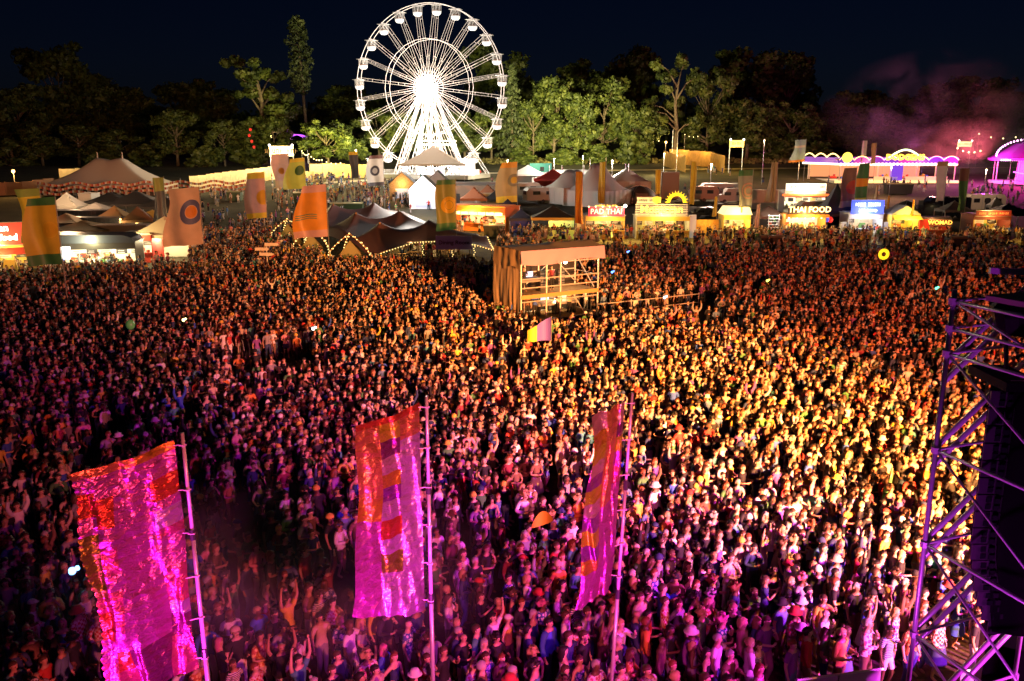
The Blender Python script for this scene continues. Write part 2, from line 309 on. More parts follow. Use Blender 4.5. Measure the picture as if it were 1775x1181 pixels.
tl = [ # px, top, Y, width px, kind, var, label
 (22,140,258,105,'broad',0,'dark broadleaf tree at the left end of the wood, behind the pole lamp'),
 (92,72,285,130,'broad',1,'tallest dark broadleaf tree of the left wood, high above the white marquee'),
 (160,120,292,100,'broad',2,'dim broadleaf tree just right of the tallest one in the left wood'),
 (228,146,300,90,'broad',3,'dark low-topped tree rising behind the marquee masts'),
 (300,135,312,110,'broad',4,'almost black tree behind the small olive-lit trees right of the marquee'),
 (362,128,312,95,'broad',5,'black tree crown behind and left of the gnarly lit tree'),
 (65,205,240,70,'broad',6,'small brownish tree with a forked trunk near the left fence'),
 (130,215,240,80,'broad',3,'small dim tree directly behind the left end of the marquee'),
 (205,222,240,80,'broad',0,'small dim tree directly behind the marquee ridge'),
 (300,186,240,78,'broad',1,'olive-lit round tree behind the right slope of the marquee'),
 (352,235,236,60,'bush',0,'low bush between the marquee and the lit fence'),
 (384,204,238,60,'broad',2,'narrow olive tree left of the gnarly lit tree'),
 (446,84,248,118,'gnarly',0,'tall gnarly tree with lit green clumps and one branch reaching right'),
 (430,215,240,90,'bush',1,'olive bushes at the foot of the gnarly tree, with red lanterns'),
 (474,195,243,60,'broad',4,'leafy tree beside the gap with purple lights'),
 (514,24,275,48,'pine',0,'very tall narrow pine with a bare leaning trunk beside the ferris wheel'),
 (566,203,226,76,'broad',5,'bright yellow-green tree lit from the gate, left of the ferris wheel'),
 (612,212,240,62,'broad',6,'green tree between the bright yellow-green one and the ferris wheel'),
 (655,185,256,80,'broad',0,'green tree seen through the lower left of the ferris wheel'),
 (705,190,262,75,'broad',1,'tree seen behind the left legs of the ferris wheel'),
 (752,205,262,75,'broad',2,'tree seen between the legs of the ferris wheel'),
 (805,190,258,75,'broad',3,'tree seen behind the right legs of the ferris wheel'),
 (852,185,256,60,'broad',4,'tree seen through the lower right rim of the ferris wheel'),
 (610,140,322,110,'broad',5,'black tree behind the left rim of the ferris wheel'),
 (888,106,250,56,'conifer',0,'pointed pale green fir with a visible pale trunk right of the ferris wheel'),
 (876,60,318,120,'broad',6,'big black tree behind the fir and the wheel rim'),
 (925,168,250,62,'broad',1,'bright green tree just right of the pale fir'),
 (962,126,253,84,'broad',2,'yellow-green tall tree second to the right of the fir'),
 (1002,155,250,70,'broad',3,'fresh green tree between two taller ones over the blue cabin'),
 (1046,124,256,100,'broad',4,'broad lit tree with rounded clumps over the white tents'),
 (1032,98,318,130,'broad',5,'black tree behind the broad lit tree'),
 (1092,72,322,120,'broad',0,'black high-domed tree in the middle of the right wood'),
 (1100,215,246,70,'bush',2,'bush in front of the wood by the strung lamps'),
 (1112,165,252,70,'broad',6,'olive tree right of the broad lit tree'),
 (1176,92,256,96,'gnarly',1,'tall sparse tree with a long curved bare trunk over the orange hoarding'),
 (1232,116,264,84,'broad',1,'dim tree with pale broken limb right of the curved trunk'),
 (1300,76,318,150,'broad',2,'highest black dome of the right wood'),
 (1368,88,322,110,'broad',3,'black tree on the right shoulder of the highest dome'),
 (1300,165,262,90,'broad',4,'brown-lit tree behind the lit gate sign'),
 (1378,172,266,90,'broad',5,'dim tree above the tip of the light blue flag'),
 (1438,150,290,100,'broad',6,'dark tree over the left part of the dodgem ride'),
 (1492,152,292,100,'broad',0,'dark tree over the middle of the dodgem ride'),
 (1560,165,292,100,'broad',1,'dark tree behind the purple smoke'),
 (1640,140,300,110,'broad',2,'dark tree standing above the drifting smoke'),
 (1700,128,305,110,'broad',3,'dark tree behind the red end of the smoke'),
 (1765,150,300,110,'broad',4,'dark tree at the right edge behind the carousel'),
 (980,245,244,60,'bush',0,'low bush behind the turquoise cabin'),
 (905,250,246,60,'bush',1,'low bush at the foot of the pale fir'),
 (1040,240,246,66,'bush',2,'low bush between the blue cabin and the orange hoarding'),
 (1200,232,262,70,'bush',0,'low bush behind the orange hoarding'),
 (1340,228,262,80,'bush',1,'dim bush behind the gate sign'),
 (1420,235,262,80,'bush',2,'dim bush behind the left end of the dodgem ride'),
 (250,240,238,70,'bush',2,'low dark bush over the marquee ridge'),
 (170,245,238,70,'bush',0,'low dark bush left of the marquee masts'),
 (20,235,238,80,'bush',1,'low dark bush beside the lamp at the left edge')]
for px, top, Y, w, kind, var, label in tl:
    tree(px, top, Y, w, kind, label, var, z0=0 if Y < 300 else 0)
# a wood beyond that nobody could count
rng = np.random.default_rng(3); mb = MB(); cs = []
for i in range(420):
    x = rng.uniform(-330, 330); y = rng.uniform(325, 400); h = 12+10*noise.noise(Vector((x*.02, y*.02, 3)))+rng.uniform(0, 6); h += gz(y); cs.append((x, y, 4+h*.7, rng.uniform(4, 7)))
    cs.append((x+3, y, 2+h*.3, 6))
leaves(mb, cs, 26, 1.1, rng); tag(mb.build('woods', LEAF), 'dark mass of wood on the rise behind the field', 'woodland', kind='stuff')
# rough grass along the edge of the wood
mb = MB(); cs = []
for i in range(700):
    px = rng.uniform(820, 1780); p = G(px, rng.uniform(280, 285)); cs.append((p.x, p.y, gz(p.y)+.5, .9))
leaves(mb, cs, 10, .35, rng); tag(mb.build('tall_grass', M('dry_tall_grass', (.2, .17, .06), .9, var=.4, scale=.6)), 'strip of tall pale grass along the wood edge', 'grass', kind='stuff')
# ------------------------------------------------------------------ ferris wheel
LED = glow('white_led_tube', (1, .84, .72), 1.15); LEDB = glow('white_led_bright', (1, .93, .9), 6); WHITE = M('white_paint', (.8, .79, .76), .45)
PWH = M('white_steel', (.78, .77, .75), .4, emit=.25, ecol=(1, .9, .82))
wc = AT(743, 152, 197); WZ = gz(197); wh = T('ferris_wheel', 'tall white ferris wheel with glowing hub, spokes and twenty-four round cabins', 'ferris wheel', (wc.x, wc.y, WZ), math.radians(-20))
HZ, WR, WD = wc.z-WZ, 17.6, .85
def ring(r, y, tr, n=72):
    mb = MB(); P = [(r*math.cos(2*PI*i/n), y, HZ+r*math.sin(2*PI*i/n)) for i in range(n+1)]
    for i in range(n): mb.tube(P[i], P[i+1], tr, n=5, cap=False)
    return mb
for y in (-WD, WD):
    ring(WR, y, .07).build('rim', LED, wh); ring(WR*.585, y*1.3, .05, 24).build('inner_rim', LED, wh)
N = 24; spoke = None; bowl = None
for k in range(N):
    a = 2*PI*(k+.5)/N; ca, sa = math.cos(a), math.sin(a); mb = MB()
    for y in (-WD, WD):
        y0 = y*2.2; o = .28
        for sgn in (-1, 1):
            mb.tube((1.4*ca - sgn*.5*sa*.5, y0, HZ+1.4*sa + sgn*.5*ca*.5), ((WR-.2)*ca - sgn*o*sa, y, HZ+(WR-.2)*sa + sgn*o*ca), .025, n=4)
        for q in range(1, 12, 3):
            r = 1.4+(WR-1.6)*q/12; w = .25+(o-.25)*q/12; mb.tube((r*ca+w*sa, y0+(y-y0)*q/12, HZ+r*sa-w*ca), (r*ca-w*sa, y0+(y-y0)*q/12, HZ+r*sa+w*ca), .03, n=3)
    mb.tube((WR*ca, -WD*1.2, HZ+WR*sa), (WR*ca, WD*1.2, HZ+WR*sa), .09, n=5)
    mb.build('spoke', LED, wh)
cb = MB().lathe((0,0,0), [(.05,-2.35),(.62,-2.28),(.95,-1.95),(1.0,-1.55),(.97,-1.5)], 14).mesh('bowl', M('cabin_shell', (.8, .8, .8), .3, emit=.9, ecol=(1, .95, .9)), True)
ct = MB().lathe((0,0,0), [(1.15,-.22),(1.2,-.15),(.9,.0),(.05,.12)], 14); ct.box((0,0,-.12), (2.5, 1.9, .06)); ct = ct.mesh('canopy', PWH, True)
cw = MB()
for i in range(8): cw.tube((.98*math.cos(i*PI/4+.4), .98*math.sin(i*PI/4+.4), -1.52), (1.02*math.cos(i*PI/4+.4), 1.02*math.sin(i*PI/4+.4), -.2), .035, n=4)
cw = cw.mesh('window_frame', PWH); cg = MB().lathe((0,0,0), [(.96,-1.52),(1.0,-.22)], 14).mesh('glazing', M('cabin_glass', (.75, .78, .8), .1, alpha=.3), True)
seat = MB().lathe((0,0,0), [(.3,-1.9),(.8,-1.7),(.8,-1.25),(.6,-1.2)], 10).mesh('seat', M('cabin_seat_orange', (.5, .2, .08), .6), True)
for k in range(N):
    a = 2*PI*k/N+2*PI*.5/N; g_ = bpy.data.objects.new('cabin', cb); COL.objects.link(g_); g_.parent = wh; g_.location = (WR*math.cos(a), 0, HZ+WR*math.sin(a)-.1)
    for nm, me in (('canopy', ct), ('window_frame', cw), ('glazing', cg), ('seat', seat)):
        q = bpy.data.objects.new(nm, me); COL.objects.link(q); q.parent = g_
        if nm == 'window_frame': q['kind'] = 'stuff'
mb = MB(); mb.tube((0, -2.6, HZ), (0, 2.6, HZ), 1.0, n=16)
for i in range(40): a = 2*PI*i/40; mb.tube((1.1*math.cos(a), -1.9, HZ+1.1*math.sin(a)), (2.3*math.cos(a), -1.75, HZ+2.3*math.sin(a)), .04, n=4)
mb.build('hub', LEDB, wh)
for sy in (-1, 1):
    for x1, yy, r in ((-7.0, 3.6, .22), (7.0, 3.6, .22), (-11.2, 6.0, .14), (11.6, 6.0, .14)):
        mb = MB(); p0 = Vector((0, sy*2.4, HZ)); q0 = Vector((x1, sy*yy, .9))
        for o in (-.42, .42):
            mb.tube(p0+Vector((o*.6, 0, 0)), q0+Vector((o, 0, 0)), r*.55, n=6)
        for q in range(14):
            a_, b_ = p0.lerp(q0, q/14), p0.lerp(q0, (q+1)/14); mb.tube(a_+Vector((-.35, 0, 0)), b_+Vector((.35, 0, 0)), .05, n=3)
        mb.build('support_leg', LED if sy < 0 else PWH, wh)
    for x1 in (-1.9, 1.9):
        mb = MB()
        for o in (-.3, .3): mb.tube((0, sy*2.4, HZ), (x1+o, sy*3, .9), .08, n=4)
        mb.build('centre_strut', LED, wh)
for z in (7.4, 8.2): MB().tube((-4.6, 3, z), (5.2, 3, z), .14, n=5).build('cross_beam', LED, wh)
# platform with deck, rail panels, pay booth
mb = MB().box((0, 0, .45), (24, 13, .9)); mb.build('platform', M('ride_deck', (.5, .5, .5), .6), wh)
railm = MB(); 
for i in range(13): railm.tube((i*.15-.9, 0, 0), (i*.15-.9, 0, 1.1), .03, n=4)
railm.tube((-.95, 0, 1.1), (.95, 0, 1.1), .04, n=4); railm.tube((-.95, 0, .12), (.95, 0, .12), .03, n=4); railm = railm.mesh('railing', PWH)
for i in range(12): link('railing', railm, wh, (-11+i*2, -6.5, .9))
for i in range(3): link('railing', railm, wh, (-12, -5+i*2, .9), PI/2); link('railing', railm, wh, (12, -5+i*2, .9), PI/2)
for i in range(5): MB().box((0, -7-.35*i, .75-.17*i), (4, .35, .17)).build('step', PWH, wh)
bpos = [(-11.3, -5.2), (11.2, -4.8)]
for bx_, by_ in bpos:
    mb = MB().box((bx_, by_, 2.6), (2.6, 2.2, 3.4)); mb.box((bx_, by_, 4.35), (3, 2.6, .12)); mb.build('motor_housing', M('lit_housing', (.8, .8, .8), .5, emit=1.3, ecol=(1, .95, .9)), wh)
lamp('wheel_light', 'POINT', (0, -3.4, HZ), 14000, (1, .9, .78), 1.5, wh); lamp('wheel_light', 'POINT', (0, -3, 6), 17000, (1, .93, .85), 1, wh); lamp('wheel_light', 'POINT', (0, 5.5, 12), 9000, (1, .88, .6), 1, wh)
for lx_, ly_, lz_, e_, tx_, ty_, c_ in ((500, 215, 3, 3000, 500, 245, (1, .85, .35)), (575, 205, 3, 42000, 572, 235, (1, .86, .25)), (640, 215, 4, 42000, 640, 250, (1, .88, .4)), (760, 215, 4, 42000, 760, 250, (1, .88, .4)), (880, 200, 4, 52000, 905, 245, (1, .88, .38)), (960, 205, 4, 60000, 970, 248, (1, .88, .34)), (1050, 205, 4, 52000, 1050, 250, (1, .8, .32)), (1180, 215, 5, 13000, 1190, 255, (1, .65, .35)), (400, 205, 4, 15000, 400, 240, (1, .75, .35)), (1330, 215, 5, 7000, 1340, 262, (1, .5, .3)), (300, 205, 4, 5000, 290, 240, (1, .7, .35)), (120, 200, 4, 4000, 120, 240, (1, .5, .3))):
    a_ = AT(lx_, 300, ly_); b_ = AT(tx_, 170, ty_); lamp('tree_floodlight', 'SPOT', (a_.x, ly_, gz(ly_)+lz_), e_*(3.3 if lx_ > 450 else 1.6), c_, .5, aim=(b_.x, ty_, b_.z), cone=75, blend=1)
# beige canopy in front of the wheel
def pavilion(name, label, cat, px, py, w, d, hw, hp, roofm, parts=(), rz=0, group=None, wallm=None, lampE=0, lcol=(1, .75, .35), valm=None, segs=4, polem=None):
    t = T(name, label, cat, yawed(px, py), rz, group); pm = polem or M('tent_pole', (.5, .5, .5), .4, .6)
    for sx in (-1, 1):
        for sy in (-1, 1): MB().tube((sx*w/2, sy*d/2, 0), (sx*w/2, sy*d/2, hw), .05, n=6).build('leg', pm, t)
    def roof(u, v):
        x, y = (u*2-1), (v*2-1); m_ = max(abs(x), abs(y)); k = (1-m_)
        return (x*w/2*1.03, y*d/2*1.03, hw + (hp-hw)*(k**1.25) - .05*math.sin(PI*u*4)**2*(m_ > .9))
    MB().grid(roof, 12, 12).build('roof', roofm, t)
    mb = MB()
    for a, b_ in (((-1,-1),(1,-1)), ((1,-1),(1,1)), ((1,1),(-1,1)), ((-1,1),(-1,-1))):
        p, q = Vector((a[0]*w/2*1.035, a[1]*d/2*1.035, hw)), Vector((b_[0]*w/2*1.035, b_[1]*d/2*1.035, hw)); n_ = 10
        mb.add([p.lerp(q, i/n_) + Vector((0, 0, .02)) for i in range(n_+1)] + [p.lerp(q, i/n_) + Vector((0, 0, -.3-.04*(i % 2))) for i in range(n_+1)], [(i, i+1, n_+2+i, n_+1+i) for i in range(n_)])
    mb.build('valance', valm or roofm, t)
    if wallm:
        for s_, c_ in (('back', (0, d/2, hw/2-.1)),): MB().box(c_, (w*.98, .03, hw-.25)).build('wall', wallm, t)
        for sx in (-1, 1): MB().box((sx*w/2, 0, hw/2-.1), (.03, d*.96, hw-.25)).build('wall', wallm, t)
    if lampE: lamp('stall_lamp', 'POINT', (0, -d*.1, hw-.5), lampE, lcol, .2, t)
    return t
CANV = M('beige_canvas', (.62, .52, .42), .8, bump=.2, scale=2)
pavilion('canopy_tent', 'beige peaked canopy standing before the ferris wheel', 'tent', 752, 313, 14, 9, 3.6, 7.6, CANV, lampE=9000, lcol=(.95, .93, 1))
# ------------------------------------------------------------------ food stalls
TIMB = M('stall_timber', (.34, .22, .11), .8, var=.3, scale=4); BLK = M('black_canvas', (.03, .03, .035), .6, bump=.2); NAVY = M('navy_canvas', (.025, .035, .09), .6, bump=.2)
YEL = M('yellow_canvas', (.75, .55, .12), .7, bump=.15); CREAM = M('cream_panel', (.7, .64, .48), .6, var=.1); WHT = M('white_canvas', (.75, .73, .7), .6, bump=.2, scale=2); ORG = M('orange_canvas', (.75, .23, .04), .7, bump=.15)
REDC = M('red_canvas', (.5, .04, .03), .7, bump=.15); GREY = M('grey_canvas', (.25, .24, .25), .7, bump=.2); STEEL = M('galvanised_steel', (.45, .45, .46), .35, .8); DARK = M('dark_body', (.03, .03, .035), .35)
BULB = glow('warm_bulb', (1, .74, .3), 7); BULBW = glow('white_bulb', (1, .95, .85), 12); LETW = glow('lit_white_lettering', (1, .95, .9), 2.2); LETY = glow('lit_yellow_lettering', (1, .62, .1), 1.6)
SKIN = M('skin', (.56, .33, .22), .55)
def stall(name, label, cat, px, py, w, d=3.2, h=3.0, wall=TIMB, inner=CREAM, counter=None, awn=None, roof=None, E=260, lcol=(1, .66, .26), rz=0, group='food stalls along the far side of the crowd', open_lo=1.05, open_hi=2.35, bulbs=5, menu=3, loc=None):
    t = T(name, label, cat, loc or yawed(px, py), rz, group); cm = counter or wall
    MB().box((0, d/2, h/2), (w, .08, h)).build('back_wall', inner, t)
    for s_ in (-1, 1): MB().box((s_*(w/2-.04), 0, h/2), (.08, d-.1, h)).build('side_wall', wall, t)
    mb = MB().box((0, 0, h+.05), (w+.2, d+.3, .1)); mb.box((0, 0, h+.14), (w*.9, d*.9, .1)); mb.build('roof', roof or wall, t)
    mb = MB().box((0, -d/2, open_lo/2), (w-.1, .06, open_lo)); mb.box((0, -d/2-.12, open_lo+.03), (w, .4, .06))
    for i in range(int(w)): mb.box((-w/2+.5+i, -d/2-.045, open_lo/2), (.05, .03, open_lo*.9))
    mb.build('counter', cm, t)
    MB().box((0, -d/2, (open_hi+h)/2), (w-.1, .06, h-open_hi)).build('fascia', cm, t)
    pal = [(.75, .7, .6), (.12, .1, .08), (.6, .12, .06), (.15, .35, .12), (.7, .5, .1), (.3, .3, .32)]
    for i in range(menu):
        x = -w/2+(i+.5)*w/menu; q = MB().box((x, d/2-.07, 1.95), (w/menu*.75, .03, .8)).build('menu_board', M('menu_board_%d' % (i % 2), [(.05, .05, .05), (.75, .72, .6)][i % 2], .5), t)
        mb = MB()
        for r_ in range(4): mb.box((x+random.uniform(-.1, .1), d/2-.095, 2.22-r_*.18), (w/menu*random.uniform(.3, .55), .012, .05))
        mb.build('price_line', M('chalk_line_%d' % (i % 2), [(.8, .8, .75), (.1, .08, .06)][i % 2], .6), q)
    mb = MB()
    for i in range(int(w*3.2)):
        x = random.uniform(-w/2+.3, w/2-.3); mb.box((x, -d/2-.05+random.uniform(-.1, .25), open_lo+.06+.12), (random.uniform(.1, .3), .15, random.uniform(.12, .34)), mi=random.randrange(4))
    mb.build('utensils', [M('ware_%d' % i, pal[i], .4) for i in range(4)], t)
    mb = MB()
    for i in range(int(w*1.6)): mb.box((random.uniform(-w/2+.4, w/2-.4), d/2-.4, random.choice((.6, 1.1, 1.45))), (random.uniform(.3, .7), .4, random.uniform(.25, .5)), mi=random.randrange(4))
    mb.build('back_shelf_goods', [M('ware_%d' % (i+1), pal[i+1], .4) for i in range(4)], t)
    for i in range(bulbs): MB().ball((-w/2+(i+.5)*w/bulbs, -d/2+.35, h-.4), .1, 6, 4).build('bulb', BULB if i % 3 else BULBW, t)
    if awn:
        MB().grid(lambda u, v: (-w/2-.1+(w+.2)*u, -d/2-.05-1.1*v, h-.05-.5*v-.06*math.sin(u*PI*w)**2*v), int(w*3), 3).build('awning', awn, t)
        for s_ in (-1, 1): MB().tube((s_*w/2, -d/2-1.1, h-.55), (s_*w/2, -d/2, h-.9), .025, n=4).build('awning_arm', STEEL, t)
    if E:
        lamp('stall_lamp', 'POINT', (-w*.22, -.1, h-.45), E*.5, lcol, .15, t); lamp('stall_lamp', 'POINT', (w*.22, -.1, h-.45), E*.5, lcol, .15, t)
        lamp('stall_floodlight', 'POINT', (0, -d/2-1.6, h+.2), E*1.7, (lcol[0], lcol[1]*.95, lcol[2]*.7), .15, t)
    return t
def board(t, w, h, x, y, z, mat, s=None, size=.6, lm=None, name='sign_board', sx=1.0, dz=0.0, bold=.01):
    b = MB().box((x, y, z), (w, .1, h)).build(name, mat, t)
    MB().box((x, y+.01, z+h/2+.03), (w+.1, .14, .06)).box((x, y+.01, z-h/2-.03), (w+.1, .14, .06)).build('frame', STEEL, b)
    if s: text(s, size, lm or LETW, b, (x, y-.065, z+dz), sx=sx, bold=bold)
    return b
# -- pop-up behind left part of the row
pavilion('gazebo', 'small navy gazebo left of the wide black one in the right food row', 'gazebo', 903, 407, 3.0, 3, 2.3, 3.5, NAVY, wallm=NAVY, lampE=45, lcol=(.2, .3, 1), group='pop-up gazebos')
pavilion('gazebo', 'navy gazebo with blue glow just right of the orange stall awning', 'gazebo', 880, 392, 3.6, 3, 2.5, 3.9, NAVY, wallm=NAVY, lampE=110, lcol=(.15, .25, 1), group='pop-up gazebos')
pavilion('gazebo', 'black gazebo peaked behind the orange stall awning', 'gazebo', 862, 375, 4, 4, 2.7, 4.3, BLK, group='pop-up gazebos')
t = pavilion('gazebo', 'wide black gazebo stall with yellow valance and lime-lit counter', 'gazebo', 958, 411, 5.6, 4, 2.7, 4.2, BLK, lampE=200, lcol=(1, .85, .2), valm=YEL, group='pop-up gazebos')
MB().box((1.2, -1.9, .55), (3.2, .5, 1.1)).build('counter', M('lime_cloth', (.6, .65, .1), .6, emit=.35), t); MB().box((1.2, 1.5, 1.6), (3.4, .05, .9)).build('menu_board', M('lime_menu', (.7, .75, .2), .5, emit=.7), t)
# -- pad thai
t = stall('noodle_stall', 'orange-lit noodle stall under the red PAD THAI sign', 'food stall', 1046, 412, 5.2, wall=M('orange_panel', (.65, .3, .08), .6), counter=M('yellow_counter', (.75, .55, .12), .6), roof=GREY, E=420)
board(t, 4.7, 1.2, .1, -1.75, 3.55, M('red_purple_sign', (.5, .03, .1), .5, emit=.25, ecol=(1, .1, .25)), 'PAD THAI', .95, glow('padthai_letters', (1, .62, .45), 1.6), sx=.98)
text('NOODLES AND RICE', .28, LETY, t, (.1, -1.9, 4.35), name='lettering')
for i in range(6): MB().ball((-2.2+i*.9, -1.95, 4.2), .09, 6, 4).build('bulb', BULB, t)
MB().ball((2.5, -2.1, 4.3), .22, 8, 6).build('floodlight', BULBW, t); lamp('stall_floodlight', 'POINT', (2.5, -2.6, 4.3), 380, (1, .68, .22), .15, t)
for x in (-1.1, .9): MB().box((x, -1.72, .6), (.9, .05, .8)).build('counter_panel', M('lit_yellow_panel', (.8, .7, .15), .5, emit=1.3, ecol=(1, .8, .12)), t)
MB().box((-3.2, -1.2, 1.2), (1, .08, 1.9), rz=.2).build('price_board', CREAM, t)
# -- wraps stall with slatted sign wall and big gear-like sun
t = stall('wrap_stall', 'big bright stall with slatted white sign wall and a yellow half sun on top', 'food stall', 1145, 412, 7.0, h=2.9, wall=M('whitewash', (.72, .7, .6), .6), counter=M('yellow_counter', (.75, .55, .12), .6), inner=M('lime_wall', (.6, .62, .25), .6), E=360, bulbs=6, menu=5)
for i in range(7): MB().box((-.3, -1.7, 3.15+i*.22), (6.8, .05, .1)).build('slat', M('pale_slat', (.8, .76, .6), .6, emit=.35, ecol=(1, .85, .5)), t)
for x in (-3.6, -1.9, -.3, 1.4, 3.0): MB().tube((x, -1.62, 2.9), (x, -1.62, 4.6), .04, n=4).build('post', STEEL, t)
text('Moroccan', 1.25, glow('yellow_gold_letters', (1, .7, .12), 1.9), t, (-.3, -1.78, 3.85), sx=1.1, bold=.03)
board(t, 2.5, .75, -2.3, -1.7, 5.0, M('cream_sign', (.75, .68, .4), .5, emit=.6, ecol=(1, .85, .4)), 'Street Food', .38, M('olive_letters', (.15, .14, .03), .6), 'small_sign')
mb = MB(); ring_ = [(1.25*math.cos(a), 1.25*math.sin(a)) for a in np.linspace(0, PI, 15)]; inn = [(.85*math.cos(a), .85*math.sin(a)) for a in np.linspace(PI, 0, 15)]
mb.prism([(x+1.6, z+4.7) for x, z in ring_+inn], -1.75, -1.6)
for a in np.linspace(.05, PI-.05, 12): mb.prism([(1.6+1.24*math.cos(a-.07), 4.7+1.24*math.sin(a-.07)), (1.6+1.55*math.cos(a), 4.7+1.55*math.sin(a)), (1.6+1.24*math.cos(a+.07), 4.7+1.24*math.sin(a+.07))], -1.75, -1.6)
mb.build('sun_emblem', glow('yellow_sun', (1, .68, .02), 1.3), t)
MB().lathe((0,0,0), [(0,-.3),(.5,-.15),(.55,.5),(.1,.62)], 10).build('lantern', glow('yellow_lantern', (1, .75, .05), 1.2), t, loc=(-1.0, -1.9, 4.9))
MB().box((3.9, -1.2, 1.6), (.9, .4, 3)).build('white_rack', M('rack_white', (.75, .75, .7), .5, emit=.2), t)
# -- painted yellow panel fence
t = T('painted_hoarding', 'orange-yellow hoarding painted with loose figures between two stalls', 'hoarding', yawed(1221, 411))
for i in range(5): MB().box((-1.5+i*.74, 0, 1.15), (.72, .06, 2.3)).build('panel', M('ochre_panel', (.6, .33, .06), .7, var=.25, scale=2), t)
mb = MB()
for i in range(9): mb.tube((-1.6+i*.4, -.04, .5+random.random()*.4), (-1.5+i*.4+random.uniform(-.2, .2), -.04, 1.5+random.random()*.5), .03, n=3)
mb.build('painted_line', M('pale_paint_line', (.85, .65, .3), .7), t); lamp('stall_floodlight', 'POINT', (0, -1.6, 2.2), 180, (1, .58, .15), .15, t)
# -- cream peaked kiosk
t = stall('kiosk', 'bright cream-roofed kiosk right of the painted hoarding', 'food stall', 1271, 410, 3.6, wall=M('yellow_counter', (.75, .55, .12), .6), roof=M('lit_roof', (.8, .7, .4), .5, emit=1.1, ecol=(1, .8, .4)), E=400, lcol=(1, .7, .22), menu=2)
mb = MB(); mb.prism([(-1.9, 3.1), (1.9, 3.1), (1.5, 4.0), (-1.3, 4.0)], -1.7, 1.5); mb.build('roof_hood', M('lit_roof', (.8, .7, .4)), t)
# -- thai food
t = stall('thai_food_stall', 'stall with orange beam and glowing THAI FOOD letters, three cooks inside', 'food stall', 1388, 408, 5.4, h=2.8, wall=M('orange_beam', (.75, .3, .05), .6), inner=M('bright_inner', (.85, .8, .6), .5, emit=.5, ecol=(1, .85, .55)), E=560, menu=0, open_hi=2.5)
text('THAI FOOD', 1.05, glow('thai_letters', (1, .72, .35), 2.4), t, (.3, -1.9, 3.55), sx=1.0, bold=.02); mb = MB(); mb.box((0, -1.75, 3.45), (5, .1, 1.1)); mb.build('sign_board', M('dark_brown_board', (.06, .035, .03), .6), t)
MB().box((0, -1.9, 2.75), (5.8, .5, .42)).build('beam', M('orange_beam', (.75, .3, .05)), t)
t = T('shelf_rack', 'tall white rack of goods standing left of the Thai stall', 'rack', yawed(1339, 409))
for i in range(7): MB().box((0, 0, .3+i*.4), (1.4, .5, .05)).build('shelf', WHITE, t)
for x in (-.7, .7): MB().tube((x, -.2, 0), (x, -.2, 2.9), .04, n=4).build('upright', WHITE, t)
mb = MB(); [mb.box((random.uniform(-.55, .55), 0, .45+random.randrange(6)*.4), (.18, .3, .22), mi=random.randrange(4)) for _ in range(36)]
mb.build('goods', [M('ware_%d' % i) for i in range(4)], t); lamp('stall_lamp', 'POINT', (0, -.9, 3.1), 260, (1, .98, .9), .1, t)
# -- bright white trailer with menus behind the thai stall
t = stall('catering_trailer', 'dazzling white catering trailer with red band, behind the Thai stall', 'food trailer', 1388, 367, 6.6, d=3, h=3.3, wall=M('trailer_white', (.82, .8, .76), .4), inner=M('bright_inner', (.85, .8, .6)), E=700, lcol=(1, .85, .65), group='catering vehicles', menu=5, bulbs=9)
board(t, 6.4, 1.1, 0, -1.65, 4.0, M('trailer_sign', (.8, .75, .65), .5, emit=1.6, ecol=(1, .8, .6)), 'BURGERS  CHIPS  FISH', .5, M('dark_red_letters', (.3, .03, .02), .5))
MB().box((0, -1.75, 2.75), (7.4, .3, .3)).build('red_band', glow('red_orange_band', (1, .16, .03), 1.6), t)
for i in range(5): q = MB().box((-2.3+i*1.15, -1.72, 2.0), (.8, .05, .55)).build('picture_panel', M('photo_panel_%d' % i, [(.05,.05,.06),(.55,.45,.3),(.06,.05,.05),(.6,.3,.1),(.5,.5,.45)][i], .4), t)
# -- blue sign stall
t = stall('blue_sign_stall', 'stall under a large blue lit sign with white writing', 'food stall', 1490, 408, 4.6, wall=M('pale_blue_wall', (.45, .5, .65), .5), E=320, lcol=(1, .85, .7), menu=2)
board(t, 4.3, 1.8, 0, -1.8, 3.9, glow('blue_sign', (.03, .07, .9), 1.3), 'FRESH COFFEE', .62, glow('ice_white', (.75, .85, 1), 2.5), sx=.72, dz=.35)
text('HOT DRINKS', .5, glow('ice_white', (.75, .85, 1), 2.5), t, (.1, -1.9, 3.45), sx=.8); lamp('stall_floodlight', 'POINT', (0, -2.8, 3.2), 260, (.45, .55, 1), .15, t)
for x in (-2.9, 2.9): 
    q = MB().box((x, -1.4, .95), (.7, .5, 1.9)).build('display_rack', M('rack_blue_white', (.55, .62, .8), .5), t)
# -- yellow kiosk
t = stall('yellow_stall', 'small lemon-yellow lit stall right of the blue sign', 'food stall', 1557, 410, 3.6, wall=YEL, inner=YEL, roof=GREY, awn=YEL, E=480, lcol=(1, .72, .15), menu=1)
mb = MB(); mb.prism([(-1.9, 3.1), (1.9, 3.1), (0, 4.2)], -1.7, 1.5); mb.build('peak', GREY, t)
